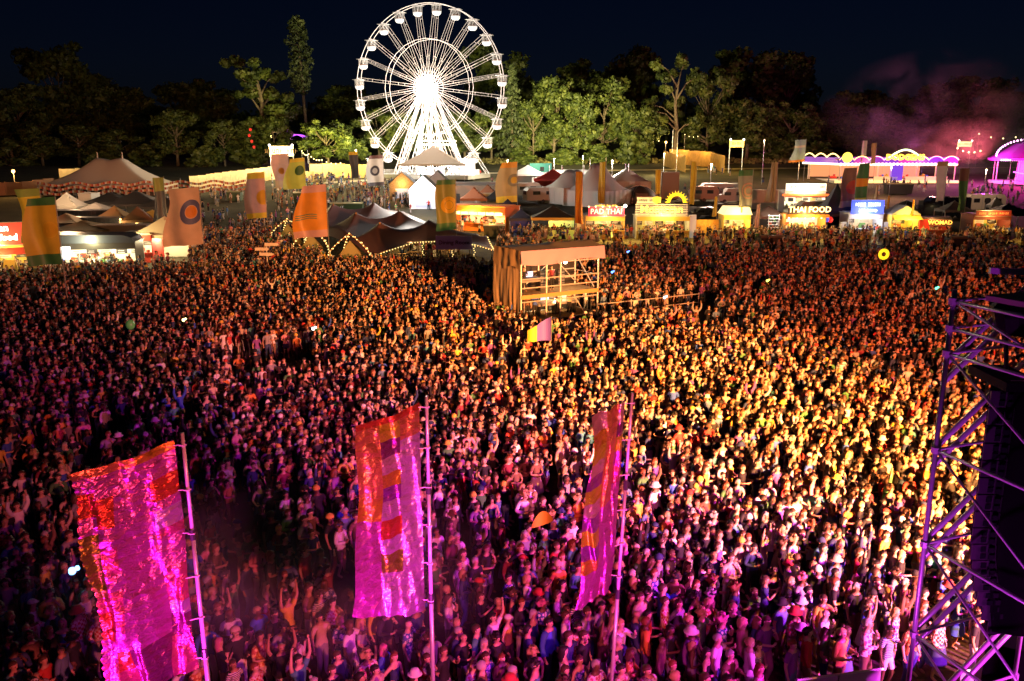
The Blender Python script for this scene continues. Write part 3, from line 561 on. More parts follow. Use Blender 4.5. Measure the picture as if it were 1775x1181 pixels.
# -- festival merchandise
t = stall('merchandise_kiosk', 'red and dark timber kiosk with WOMAD lettering', 'kiosk', 1609, 411, 4.1, h=2.5, wall=M('red_kiosk', (.5, .05, .025), .6), counter=M('dark_red_board', (.22, .04, .02), .7), roof=DARK, E=90, lcol=(1, .4, .15), menu=1, bulbs=2)
board(t, 2.9, .8, .5, -1.72, 2.05, M('brown_sign', (.14, .05, .02), .6), 'WOMAD', .75, LETY, sx=1.05); MB().box((-1.5, -1.7, 1.25), (1.3, .12, 2.5)).build('red_door', M('bright_red_door', (.7, .05, .03), .6), t)
lamp('stall_floodlight', 'POINT', (0, -2.6, 2.9), 150, (1, .42, .15), .1, t)
# -- maroon stall
t = stall('maroon_stall', 'maroon-fronted stall with yellow lit hatch at the right end of the row', 'food stall', 1705, 410, 5.0, h=2.9, wall=M('maroon_wall', (.2, .04, .03), .6), inner=YEL, E=300, lcol=(1, .62, .2), menu=3)
board(t, 4.6, .7, 0, -1.72, 3.2, M('maroon_sign', (.3, .03, .03), .6), 'WOOD FIRED PIZZA', .42, M('gold_letters', (.7, .25, .08), .5, emit=.4), sx=.95)
# -- stall under the orange awnings beside the green flag
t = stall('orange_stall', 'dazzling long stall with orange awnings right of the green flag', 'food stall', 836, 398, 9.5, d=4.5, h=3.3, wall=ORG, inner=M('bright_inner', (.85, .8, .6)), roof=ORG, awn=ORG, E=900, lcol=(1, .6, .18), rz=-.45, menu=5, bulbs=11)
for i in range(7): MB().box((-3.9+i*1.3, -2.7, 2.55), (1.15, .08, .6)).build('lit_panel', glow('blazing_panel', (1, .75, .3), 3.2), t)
lamp('stall_floodlight', 'POINT', (3.5, -4, 2.6), 600, (1, .5, .1), .2, t)
pavilion('gazebo', 'brown-topped gazebo peak left among those behind the orange awnings', 'gazebo', 822, 376, 4, 4, 2.9, 4.6, M('rust_canvas', (.3, .12, .06), .7), group='pop-up gazebos')
pavilion('gazebo', 'brown-topped gazebo peak nearest the grey container roof', 'gazebo', 846, 370, 4, 4, 2.9, 4.6, M('rust_canvas', (.3, .12, .06), .7), group='pop-up gazebos')
# -- grey containers behind the green flag, cabin, huts
def container(label, px, py, w, d, h, mat, rz=0, name='container', cat='container', ribs=True, door=None, group=None, loc=None):
    t = T(name, label, cat, loc or yawed(px, py), rz, group); MB().box((0, 0, h/2+.1), (w, d, h)).build('body', mat, t)
    mb = MB(); [mb.box((-w/2+.3+i*.6, -d/2-.02, h/2+.1), (.25, .05, h*.92)) for i in range(int(w/.6))]; [mb.box((w/2+.02, -d/2+.3+i*.6, h/2+.1), (.05, .25, h*.92)) for i in range(int(d/.6))]
    if ribs: mb.build('rib', mat, t)
    mb = MB().box((0, 0, h+.14), (w+.12, d+.12, .1)); mb.build('roof', mat, t)
    if door: MB().box((door[0], -d/2-.05, door[1]), (door[2], .06, door[3])).build('door', DARK, t)
    return t
container('long grey flat-roofed container behind the green flag', 828, 347, 12.5, 3, 3.0, M('grey_cladding', (.3, .27, .26), .6), door=(-5.5, 1.2, .8, 2))
container('brown flat-roofed container in front of the long grey one', 838, 359, 9.5, 3, 3.4, M('brown_cladding', (.3, .2, .14), .7), door=(-4.2, 1.3, .7, 2))
container('short tan container right beside the gold flag', 858, 372, 4.5, 3, 3.2, M('tan_cladding', (.5, .4, .28), .7))
t = container('turquoise site cabin with one barred window beyond the tents', 937, 305, 5.0, 2.6, 2.7, M('turquoise_paint', (.1, .5, .45), .5, emit=.05), name='site_cabin', cat='cabin', ribs=False)
MB().box((.3, -1.33, 1.6), (.9, .05, 1)).build('window', DARK, t); lamp('cabin_lamp', 'POINT', (-1, -3.5, 3.2), 260, (1, .75, .4), .2, t)
def hut(label, px, py, w, d, h, hp, wallm, roofm, E=0, lcol=(1, 1, 1), rz=0):
    t = T('hut', label, 'hut', yawed(px, py), rz, 'small gabled huts'); mb = MB(); mb.prism([(-w/2, 0), (w/2, 0), (w/2, h), (0, hp), (-w/2, h)], -d/2, d/2); mb.build('wall', wallm, t)
    mb = MB()
    for s_ in (-1, 1): mb.add([(0, -d/2-.2, hp+.08), (0, d/2+.2, hp+.08), (s_*(w/2+.3), d/2+.2, h-.12), (s_*(w/2+.3), -d/2-.2, h-.12)], [(0, 1, 2, 3)])
    mb.build('roof', roofm, t); MB().box((0, -d/2-.03, 1.1), (w*.55, .05, 1.7)).build('hatch', M('hut_inside', (.4, .42, .6), .5, emit=.4 if E else 0), t)
    if E: lamp('hut_lamp', 'POINT', (0, -d/2-1.2, h), E, lcol, .2, t)
    return t
hut('glaring white gabled hut with an open hatch left of the green flag', 736, 361, 4.6, 4, 3.2, 5.4, M('lit_white_hut', (.8, .8, .85), .5, emit=.15), BLK, 700, (.85, .9, 1))
hut('dark hut with black peaked roof left of the glaring white hut', 700, 345, 4.5, 4, 2.8, 4.8, TIMB, BLK, 500, (1, .6, .2))
hut('dark hut with black peaked roof behind the glaring white hut', 760, 345, 4.5, 4, 2.8, 5.0, M('grey_wall', (.3, .3, .3), .6), BLK)
# -- caravans, tents and vans behind the row
def caravan(name, label, px, py, w, h, mat, rz=0, win=2, group='caravans and vans parked behind the stalls', cat='caravan', d=2.2, cab=False, emit=None, door=False):
    t = T(name, label, cat, yawed(px, py), rz, group); R_ = .35; pts = [(-w/2, .5), (w/2, .5), (w/2, h-R_*1.6), (w/2-R_, h-R_*.3), (w/2-R_*2, h), (-w/2+R_*2, h), (-w/2+R_, h-R_*.3), (-w/2, h-R_*1.6)]
    if cab: pts = [(-w/2, .4), (w/2, .4), (w/2, h-.15), (w/2-.3, h), (-w/2+w*.3, h), (-w/2+w*.16, h*.62), (-w/2, h*.5)]
    MB().prism(pts, -d/2, d/2).build('body', mat, t)
    for i in range(win): MB().box((-w/2+(i+.75)*w/(win+.5), -d/2-.02, h*.66), (w/(win+.5)*.55, .04, h*.22)).build('window', M('dark_glass', (.02, .02, .025), .15), t)
    MB().box((-w/2-.02 if not cab else -w/2+w*.13, 0, h*.68 if not cab else h*.72), (.05, d*.75, h*.25), ).build('windscreen', M('dark_glass'), t)
    for x in ((-w*.3, w*.3) if cab else (0,)):
        for s_ in (-1, 1): MB().tube((x, s_*(d/2+.04), .35), (x, s_*(d/2-.2), .35), .34, n=12).build('wheel', DARK, t)
    mb = MB().box((w*.1, 0, h+.06), (.6, .6, .1)); mb.build('roof_vent', mat, t)
    if door: MB().box((0, -d/2-.02, h*.45), (.7, .05, h*.7)).build('door', DARK, t)
    return t
VW = M('van_white', (.7, .68, .66), .3)
caravan('caravan', 'white caravan under the gold flag left of the red gazebo', 915, 343, 4.8, 2.7, VW)
caravan('caravan', 'grey-white round-nosed caravan in front of the red gazebo', 938, 352, 6, 2.7, M('caravan_grey', (.5, .47, .45), .4), rz=.3)
caravan('camper_van', 'silver camper van facing the camera beside the pitched white tent', 1071, 343, 2.3, 2.3, M('van_silver', (.35, .35, .4), .3), cat='van', d=4.5, win=1)
caravan('caravan', 'pink-brown caravan left of the pale one behind the stalls', 1218, 350, 5.0, 2.7, M('caravan_pink', (.5, .3, .26), .4))
caravan('caravan', 'pale caravan with tunnel roof behind the yellow kiosk', 1250, 345, 7.5, 2.8, VW)
caravan('van', 'white van nose beside the pale caravan', 1268, 352, 5, 2.5, VW, cat='van', cab=True)
caravan('van', 'large navy van parked behind the merchandise kiosk', 1628, 378, 8.2, 3.2, M('van_navy', (.02, .025, .06), .25), cat='van', cab=True, win=3)
caravan('caravan', 'cream caravan with a dark door right of the navy van', 1703, 368, 6, 2.9, M('caravan_cream', (.62, .56, .45), .4), win=3, door=True)
caravan('lorry', 'long tan lorry side behind the Thai stall and blue sign', 1435, 388, 9, 3.3, M('lorry_tan', (.52, .4, .3), .5), cat='lorry', cab=False, win=0)
caravan('car', 'dark car parked in front of the pink-brown caravan', 1222, 377, 4.4, 1.5, DARK, cat='car', cab=True)
caravan('car', 'dark four-wheel drive with pale roof rack behind the yellow kiosk', 1252, 374, 4.6, 1.9, DARK, cat='car', cab=True)
container('low white wall-sided trailer left of the dazzling white one', 1322, 363, 6.2, 2.4, 3, M('wall_white', (.7, .62, .5), .6), name='trailer', cat='trailer', ribs=False)
container('pinkish square tower cabin behind the slatted sign', 1158, 345, 3.2, 3, 4.6, M('tower_pink', (.5, .4, .38), .6), name='toilet_cabin', cat='cabin', ribs=False)
pavilion('gazebo', 'red peaked gazebo among the white caravans', 'gazebo', 958, 336, 7, 5, 2.8, 4.7, REDC, wallm=REDC, group='pop-up gazebos')
pavilion('gazebo', 'white gazebo peak left of the red one', 'gazebo', 915, 326, 7, 5, 2.8, 4.6, WHT, wallm=WHT, group='pop-up gazebos')
def ridge_tent(label, px, py, w, d, h, hp, mat, rz=0, name='marquee', cat='tent', group='white tents behind the stalls'):
    t = T(name, label, cat, yawed(px, py), rz, group)
    def rf(u, v):
        x = -w/2+w*u; k = abs(2*v-1); y = -d/2+d*v; sag = .35*math.sin(PI*u)*(1-k); e = min(u, 1-u)
        return (x, y, h+(hp-h)*(1-k)**1.15*(min(1, e*3.2)**.8 if True else 1) - sag)
    MB().grid(rf, 14, 10).build('roof', mat, t, smooth=True)
    for s_ in (-1, 1):
        MB().grid(lambda u, v: (-w/2+w*u, s_*d/2 + .05*math.sin(u*40), h*v), 24, 2).build('wall', mat, t); MB().grid(lambda u, v: (s_*w/2 + .05*math.sin(u*30), -d/2+d*u, h*v), 16, 2).build('wall', mat, t)
    for x in (-w*.28, w*.28): MB().tube((x, 0, 0), (x, 0, hp+.5), .07, n=5).build('mast', STEEL, t)
    return t
ridge_tent('grey-white frame tent right of the red gazebo', 992, 352, 8, 7, 2.8, 6.0, WHT, .5)
ridge_tent('tall pale tent whose peak leans beside the yellow flag', 1035, 356, 9, 8, 2.6, 7.4, WHT, .9)
ridge_tent('long low white tent behind the frame tent', 990, 326, 16, 6, 2.2, 4.0, WHT, 0)
ridge_tent('white tent with pitched roof behind the silver camper van', 1085, 342, 7.5, 8, 3, 5.6, WHT, 1.57)
def dome(label, px, py, r, h, mat, cat='tent'):
    t = T('dome_tent', label, cat, yawed(px, py), 0, 'dome tents'); MB().ball((0, 0, 0), (r, r*.9, h), 14, 8, z0=0).build('roof', mat, t, smooth=True)
    mb = MB()
    for k in range(3):
        a0 = k*PI/3; P = [((r+.03)*math.cos(b)*math.cos(a0), (r*.9+.03)*math.cos(b)*math.sin(a0), (h+.03)*math.sin(b)) for b in np.linspace(0, PI, 11)]; mb.path(P, .04, 4)
    mb.build('tent_pole', STEEL, t); MB().box((0, -r*.86, h*.3), (r*.7, .1, h*.6)).build('door', DARK, t); return t
dome('dark dome tent behind the slatted sign', 1108, 352, 3.2, 3.0, M('dome_dark', (.1, .09, .09), .6))
dome('low black dome tent left of the navy van', 1524, 384, 2.6, 2.4, BLK); dome('second black dome tent touching the navy van', 1570, 380, 2.2, 2.8, BLK)
for px, py, w, mat, lab, E in ((1445, 400, 5, NAVY, 'steep navy pyramid tent between the Thai stall and the blue sign', 0), (1650, 392, 4, GREY, 'small grey gazebo top behind the merchandise kiosk', 0), (1742, 398, 6, BLK, 'dark gazebo at the right edge of the row', 60),
        (1512, 402, 3.6, GREY, 'grey canopy corner right of the blue sign', 0), (1330, 404, 5, M('brown_canvas', (.2, .12, .08), .7), 'brown gazebo roof behind the white rack', 0), (1722, 384, 2, WHT, 'tiny white pointed tent before the cream caravan', 0)):
    pavilion('gazebo', lab, 'gazebo', px, py, w, w*.8, 2.4, 6.6 if 'pyramid' in lab else 3.7, mat, lampE=E, group='pop-up gazebos', wallm=mat if 'pyramid' in lab else None)
# -- skips / large bins
def bin_(label, px, py, w=2.9, d=1.7, h=1.5, col=DARK, rz=0):
    t = T('waste_container', label, 'bin', yawed(px, py), rz, 'large wheeled bins'); MB().box((0, 0, h/2+.1), (w*.92, d*.92, h), taper=1.09).build('body', col, t)
    MB().grid(lambda u, v: (-w/2+w*u, -d/2+d*v, h+.12+.22*math.sin(PI*v)), 8, 6).build('lid', M('pale_lid', (.4, .36, .2), .5), t)
    for x in (-w*.4, w*.4): MB().tube((x, -d/2, .12), (x, -d/2+.1, .12), .12, n=8).build('wheel', DARK, t)
bin_('pair-sized dark bin in front of the white rack', 1335, 434); bin_('dark bin in front of the merchandise kiosk', 1662, 436); bin_('green bin right of the stretch tent', 857, 412, col=M('bin_green', (.04, .07, .03), .5))
bin_('dark green bin on the open grass behind the far end of the stretch tent', 540, 352, w=6, h=1.6, col=M('bin_green', (.04, .07, .03), .5)); bin_('green bin by the lit fence on the far left', 408, 349, w=2.4, col=M('bin_green', (.04, .07, .03), .5)); bin_('white-topped bin in the open before the dodgems', 1556, 337, w=5, h=1.8)
bin_('low green bin behind the stretch tent', 602, 372, w=5.2, h=1.6, col=M('bin_green', (.04, .07, .03), .5))
for px_, py_, h_, e_, c_ in ((960, 330, 6, 2600, (1, .9, .7)), (1060, 335, 6, 2400, (1, .9, .75)), (1230, 345, 6, 2400, (1, .7, .5)), (1150, 305, 5, 3000, (1, .75, .3)), (1010, 305, 4.5, 3200, (1, .85, .4)), (1320, 320, 9, 1500, (1, .5, .25)), (1540, 345, 6, 2200, (1, .5, .3)), (1700, 375, 7, 500, (1, .6, .4)), (880, 315, 4.5, 2200, (1, .85, .5)), (620, 335, 8, 2600, (1, .8, .35)), (500, 340, 8, 1500, (1, .7, .3))):  # added lamps on invented masts, brightening the caravans and the field
    p_ = yawed(px_, py_); t = T('added_yard_lamp', 'added fill lamp on a thin mast', 'lamp', p_, 0, 'added fill lamps on masts'); t['label'] = 'added thin lamp mast standing ' + {960: 'beside the red gazebo', 1060: 'beside the silver camper van', 1230: 'among the caravans behind the kiosk', 1150: 'on the open field below the orange lane', 1010: 'behind the long low white tent', 1320: 'behind the low white-walled trailer', 1540: 'in front of the dodgem ride', 1700: 'by the cream caravan', 880: 'right of the wheel platform', 620: 'among the strollers before the yellow hoarding', 500: 'among the strollers below the lit gate'}[px_]
    MB().tube((0, 0, 0), (0, 0, h_), .04, n=5).build('pole', STEEL, t); MB().box((0, 0, h_+.1), (.3, .2, .12)).build('lamp_head', glow('added_yard_head', (1, .85, .6), .7), t); lamp('added_yard_light', 'POINT', (0, -.2, h_-.3), e_*2.1, c_, .15, t)
# -- balloons
t = T('balloon', 'red and blue balloons tied beside the Thai stall', 'balloons', yawed(1433, 410)); MB().ball((-.2, 0, 2.3), (.35, .35, .42), 10, 8).build('balloon', glow('blue_balloon', (.1, .15, 1), .6), t, smooth=True)
MB().ball((.35, .1, 2.2), (.35, .35, .42), 10, 8).build('balloon', glow('red_balloon', (1, .04, .03), .6), t, smooth=True); MB().tube((0, 0, 0), (0, 0, 2), .02, n=3).build('string', STEEL, t)

# ------------------------------------------------------------------ hoardings at the back
HO = M('lit_hoarding', (.72, .55, .28), .7, var=.15, scale=1.5); HOO = M('orange_hoarding', (.62, .36, .1), .7, var=.2, scale=1)
def hoarding(label, pts, h, mat, E=0, lcol=(1, .7, .3), nl=3):
    a = yawed(*pts[0]); t = T('hoarding', label, 'hoarding', a); 
    for i in range(len(pts)-1):
        p, q = yawed(*pts[i])-a, yawed(*pts[i+1])-a; L_ = (q-p).length; n_ = max(1, round(L_/2.4)); d = (q-p)/n_
        for k in range(n_):
            c = p+d*(k+.5); MB().box((c.x, c.y, c.z+h/2), (d.length*.985, .06, h*random.uniform(.97, 1.03)), rz=math.atan2(d.y, d.x)).build('panel', mat, t)
            MB().tube((p+d*k)+Vector((0, .12, 0)), (p+d*k)+Vector((0, .12, h*1.05)), .05, n=4).build('post', TIMB, t)
        for k in range(nl if E else 0):
            c = p.lerp(q, (k+.5)/nl); lamp('fence_floodlight', 'POINT', (c.x, c.y-3.2, c.z+h+1.4), E, lcol, .25, t)
    return t
hoarding('long pale lit hoarding running left from the gate to the marquee', [(330, 333), (400, 322), (478, 311)], 2.9, HO, 520)
hoarding('lit hoarding behind the marquee at the far left', [(105, 325), (160, 322)], 3.6, HO, 420, nl=1)
hoarding('bright yellow hoarding between the gate and the ferris wheel', [(538, 309), (580, 308), (655, 310)], 3.1, HO, 900, (1, .78, .25), 3)
hoarding('low hoarding in yellow light in front of the wheel fence', [(500, 312), (545, 316)], 2.2, HO, 700, (1, .8, .35), 1)
hoarding('orange hoarding forming a lane left of the lit gate sign', [(1150, 288), (1182, 297), (1188, 299)], 4, HOO, 700, (1, .6, .14), 1)
hoarding('second orange hoarding wall closing the lane by the gate sign', [(1160, 283), (1230, 290), (1255, 300)], 4, HOO, 900, (1, .6, .12), 2)
for px, py, hp, lab in ((1172, 300, 10, 'tall thin pole at the mouth of the orange lane'), (1164, 290, 10, 'thin pole behind the mouth of the orange lane')):
    t = T('mast', lab, 'pole', yawed(px, py)); MB().tube((0, 0, 0), (0, 0, hp), .09, .06, 6).build('pole', STEEL, t); MB().box((0, 0, .1), (.6, .6, .2)).build('base', STEEL, t)
def gate_sign(label, px, py, w, hb, hs, s, E=500, col=(1, .72, .2), em=1.8):
    t = T('gate_sign', label, 'sign', yawed(px, py))
    for x in (-w/2, w/2): MB().tube((x, 0, 0), (x, 0, hb+hs), .09, n=5).build('post', STEEL, t)
    b = MB().box((0, -.1, hb+hs/2), (w+.3, .12, hs)).build('sign_board', M('gate_panel_'+s, (.7, .5, .15), .5, emit=em, ecol=col), t); text(s, hs*.6, M('dark_letters', (.12, .07, .02), .6), b, (0, -.18, hb+hs/2))
    for x in (-w/2, w/2): MB().ball((x, -.4, hb+hs+.2), .22, 6, 4).build('floodlight', BULBW, t)
    lamp('sign_lamp', 'POINT', (0, -2, hb-.5), E, col, .3, t); return t
gate_sign('lit white-yellow gate sign on two posts among the left flags', 491, 313, 5, 5.2, 2.2, 'ARBORETUM', 2500, (1, .8, .45), 2.6)
gate_sign('yellow lit gate sign on two thin posts before the right wood', 1274, 300, 3.2, 6.2, 1.6, 'EXIT', 1500, (1, .66, .12), 2.4)
t = gate_sign('small glowing sign high in the red smoke', 1667, 292, 3.4, 5.6, 1.3, 'FUNFAIR', 150, (1, .6, .25), 3)
# strings of lamps
def festoon(label, pts, n, sag, z0, bm=BULB, r=.13, posts=True, group='strings of festoon lamps'):
    t = T('festoon_lights', label, 'string lights', pts[0], 0, group); a = Vector(pts[0]); mb = MB(); cb_ = MB(); pp = MB()
    for i in range(len(pts)-1):
        p, q = Vector(pts[i])-a, Vector(pts[i+1])-a; P = []
        for k in range(n+1): u = k/n; P.append(p.lerp(q, u)+Vector((0, 0, z0-4*sag*u*(1-u))))
        cb_.path(P, .02, 3)
        for c in P[:-1]: mb.ball(c+Vector((0, 0, -.1)), r, 5, 4)
        if posts: pp.tube(p, p+Vector((0, 0, z0)), .05, n=4)
    o = mb.build('bulb', bm, t); tag(o, kind='stuff'); cb_.build('cable', DARK, t)
    if posts: pp.build('post', STEEL, t)
    return t
festoon('warm lamps strung along the way down from the gate to the wheel', [yawed(525, 296), yawed(537, 304), yawed(560, 318), yawed(600, 322)], 5, .6, 5)
festoon('warm lamps hung before the middle of the right wood', [yawed(1112, 282), yawed(1150, 284)], 4, .8, 7); festoon('faint lamps beyond the curved tree trunk', [yawed(1185, 281), yawed(1215, 281)], 4, .7, 8, r=.1)
festoon('orange lamps hanging in the red smoke above the rides', [yawed(1655, 300), yawed(1705, 300)], 5, 1, 6, r=.2); festoon('orange lamps on the far right above the rides', [yawed(1690, 292), yawed(1775, 292)], 4, 1.2, 9, r=.18)
# purple arch in the gap of the trees
t = T('light_arch', 'small purple lit arch in the dark gap between the trees', 'stage', AT(511, 262, 250)); t.location.z = gz(250)
mb = MB()
for k in range(5): P = [(3.6*math.cos(a), k*1.5, 5.2+3.0*math.sin(a)) for a in np.linspace(0, PI, 11)]; mb.path(P, .12, 4)
mb.build('arch', glow('purple_tube', (.55, .12, 1), 1.2), t)
for x in (-3.6, 3.6): MB().tube((x, 0, 0), (x, 0, 5.2), .12, n=5).build('leg', STEEL, t)
lamp('purple_lamp', 'POINT', (0, -2, 6), 900, (.6, .1, 1), .4, t); lamp('gap_lamp', 'POINT', (-6, -3, 8), 400, (1, .7, .3), .3, t)
for x, z in ((-6, 7.5), (5, 8.5), (-7, 4), (6, 6.5)): MB().ball((x, -2, z), .28, 6, 4).build('lamp', BULB, t)
t = T('paper_lanterns', 'red lanterns hanging in the gnarly tree', 'lanterns', AT(436, 225, 232)); t.location.z = gz(232)
p = AT(436, 225, 232); p.z -= gz(232); [MB().ball((random.uniform(-.8, .8), 0, p.z-q*1.5), .4, 6, 5).build('lantern', glow('red_lantern', (.7, .03, .02), .8), t) for q in range(4)]; MB().tube((0, 0, p.z-6), (0, 0, p.z+1), .02, n=3).build('cable', DARK, t)

# ------------------------------------------------------------------ dodgems
P0 = yawed(1450, 318); t = T('dodgem_ride', 'wide bumper car ride with neon arcs and scalloped lit roof edge', 'fairground ride', P0); s_ = (yawed(1655, 318)-P0).x; LW, LD = s_, 17
MB().box((LW/2, LD/2, .3), (LW+1.5, LD+1.5, .6)).build('platform', M('ride_deck', (.5, .5, .5)), t); MB().box((LW/2, -.9, .35), (LW+1.5, .3, .5)).build('step_light', glow('yellow_step', (1, .7, .25), 1.4), t)
MB().box((LW/2, LD/2, 5.0), (LW+.6, LD+.6, .3)).build('roof', M('ride_roof', (.3, .1, .3), .6), t)
ZB = 4.0
sc = MB()
for i in range(int(LW/.8)): sc.ball((.4+i*.8, -.5, ZB), (.42, .12, .3), 8, 4)
sc.build('scallop_light', glow('scallop_white', (1, .8, .6), 2.6), t)
MB().box((LW/2, -.35, ZB-.1), (LW, .2, .45)).build('lit_edge', glow('warm_edge', (1, .6, .22), 1.7), t)
npan = 8
for i in range(npan):
    x0 = i*LW/npan; w_ = LW/npan; MB().box((x0+w_/2, -.3, ZB+.85), (w_*.98, .12, 1.3)).build('fascia_panel', M('purple_panel_%d' % (i % 3), [(.12, .03, .5), (.3, .03, .45), (.1, .02, .35)][i % 3], .4, emit=.4, ecol=[(.3, .05, .9), (.8, .06, .7), (.4, .04, .7)][i % 3]), t)
    P = [(x0+w_*u, -.55, ZB+.5+1.15*math.sin(PI*(u*.9+.05))**.6) for u in np.linspace(0, 1, 13)]
    MB().path(P, .09, 5).build('neon_arc', glow('neon_%d' % (i % 4), [(1, .55, .12), (1, .72, .25), (1, .35, .45), (1, .6, .35)][i % 4], 3), t)
P = [(LW*.42+6.4*u, -.6, ZB+1.5+1.5*math.sin(PI*u)) for u in np.linspace(0, 1, 14)]; MB().path(P, .2, 5).build('neon_arc', glow('neon_green_white', (.8, 1, .5), 3), t)
text('DODGEMS', 1.7, glow('dodgem_letters', (1, .62, .05), 2.6), t, (LW*.42+3.2, -.75, ZB+1.4), bold=.06, ext=.05)
MB().tube((1.6, -.6, ZB+1.4), (1.6, -.7, ZB+1.4), 1.1, n=14).build('yellow_disc', glow('yellow_disc', (1, .75, .1), 1.8), t)
# left flank of the roof running back
q0 = AT(1392, 283, P0.y+13)-P0; q0.z = 0
MB().box((q0.x/2, q0.y/2, ZB+.8), (math.hypot(q0.x, q0.y), .12, 1.2), rz=math.atan2(q0.y, q0.x)).build('fascia_panel', M('purple_panel_0'), t)
MB().box((q0.x/2-.1, q0.y/2-.1, ZB), (math.hypot(q0.x, q0.y), .25, .4), rz=math.atan2(q0.y, q0.x)).build('lit_edge', glow('scallop_white', (1, 1, 1), 1), t)
MB().path([(q0.x*u, q0.y*u-.2, ZB+1.4+.8*abs(math.sin(PI*u*3))) for u in np.linspace(0, 1, 19)], .13, 5).build('neon_arc', glow('neon_1', (1, 1, 1), 1), t)
for x in np.linspace(.4, LW-.4, 7): MB().tube((x, -.2, .6), (x, -.2, ZB), .12, n=6).build('post', M('ride_post', (.7, .6, .5), .4), t)
for x in (q0.x*.85, q0.x*.75): MB().tube((x, q0.y*.8, 0), (x, q0.y*.8, ZB), .12, n=5).build('post', M('ride_post'), t)
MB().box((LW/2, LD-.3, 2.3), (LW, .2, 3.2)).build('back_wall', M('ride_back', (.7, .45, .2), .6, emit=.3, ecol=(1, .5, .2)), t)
MB().box((LW*.49, -.4, 2.3), (2.6, .3, 3.4)).build('pay_booth', M('blue_violet_booth', (.1, .05, .7), .5, emit=.5, ecol=(.25, .1, 1)), t)
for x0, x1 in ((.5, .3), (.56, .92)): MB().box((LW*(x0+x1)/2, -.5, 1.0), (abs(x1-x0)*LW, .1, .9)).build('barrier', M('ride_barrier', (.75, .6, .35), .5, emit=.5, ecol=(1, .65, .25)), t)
for i in range(9):
    c = Vector((1.5+i*LW/9.2+random.uniform(0, 1), random.uniform(2, LD-3), .6)); mb = MB().ball((c.x, c.y, c.z+.3), (1.0, .65, .35), 10, 4, z0=-.6); mb.box((c.x+.3, c.y, c.z+.75), (.15, .9, .5)); mb.tube((c.x-.8, c.y, c.z+.4), (c.x-.8, c.y, ZB), .02, n=3)
    tag(mb.build('bumper_car', M('bumper_%d' % (i % 3), [(.6, .05, .04), (.05, .1, .6), (.7, .5, .05)][i % 3], .3)), 'bumper car with %s body %s the lit dodgem ride' % (['red', 'blue', 'yellow'][i % 3], ['at the left of', 'in the middle of', 'at the right of'][i//3]), 'bumper car', 'bumper cars on the ride floor')
for o in [o for o in COL.objects if o.name.startswith('bumper_car')]: o.location = P0
for x in (.12, .35, .62, .88): lamp('ride_lamp', 'POINT', (LW*x, 4, 3.6), 1500, (1, .55, .22), .3, t)
lamp('ride_lamp', 'POINT', (LW*.3, -4, 4.4), 900, (1, .5, .3), .3, t); lamp('ride_lamp', 'POINT', (LW*.75, -4, 4.4), 900, (1, .35, .4), .3, t)
# carousel at the right edge
t = T('carousel', 'domed ride outlined in violet bulbs at the right edge', 'fairground ride', yawed(1778, 318)); Rr = 7.2
mb = MB(); P = [(-Rr*math.cos(a), -Rr*.05, 5.8+3.4*math.sin(a)) for a in np.linspace(0, PI, 29)]
for p in P: mb.ball(p, .2, 5, 4)
mb.build('bulb', glow('violet_bulb', (1, .6, 1), 4), t); mb = MB(); [mb.ball((-Rr-1+i*.45, -Rr*.6, 4.9), .17, 5, 4) for i in range(36)]; mb.build('edge_bulb', glow('violet_bulb'  , (1, 1, 1), 1), t)
MB().lathe((0,0,0), [(Rr+.6, 4.8), (Rr+.6, 5.3), (Rr, 5.6), (3, 8.2), (.3, 9.0)], 24).build('roof', M('purple_roof', (.35, .05, .4), .5), t); MB().lathe((0,0,0), [(Rr, 0), (Rr, .6), (.5, .6)], 24).build('platform', M('ride_deck'), t)
for i in range(8): a = i*PI/4; MB().tube((Rr*.9*math.cos(a), Rr*.9*math.sin(a), .6), (Rr*.9*math.cos(a), Rr*.9*math.sin(a), 4.8), .1, n=5).build('post', M('ride_post'), t)
text('CAROUSEL', 1.4, glow('pink_white_letters', (1, .8, .8), 3), t, (1.0, -Rr*.1-.3, 7.0), bold=.05)
MB().path([(-Rr*1.0+i*.8, -Rr-.2, 2.6-.14*i) for i in range(12)], .12, 5).build('neon_tube', glow('violet_tube', (.7, .15, 1), 3), t); MB().lathe((0,0,0), [(2.2, .6), (2.0, 4.8)], 16).build('centre_drum', M('drum', (.7, .3, .5), .5), t)
lamp('ride_lamp', 'POINT', (-4, -Rr-5, 4.5), 16000, (1, .03, .4), .5, t); lamp('ride_lamp', 'POINT', (-10, -3, 5), 9000, (1, .08, .75), .5, t)
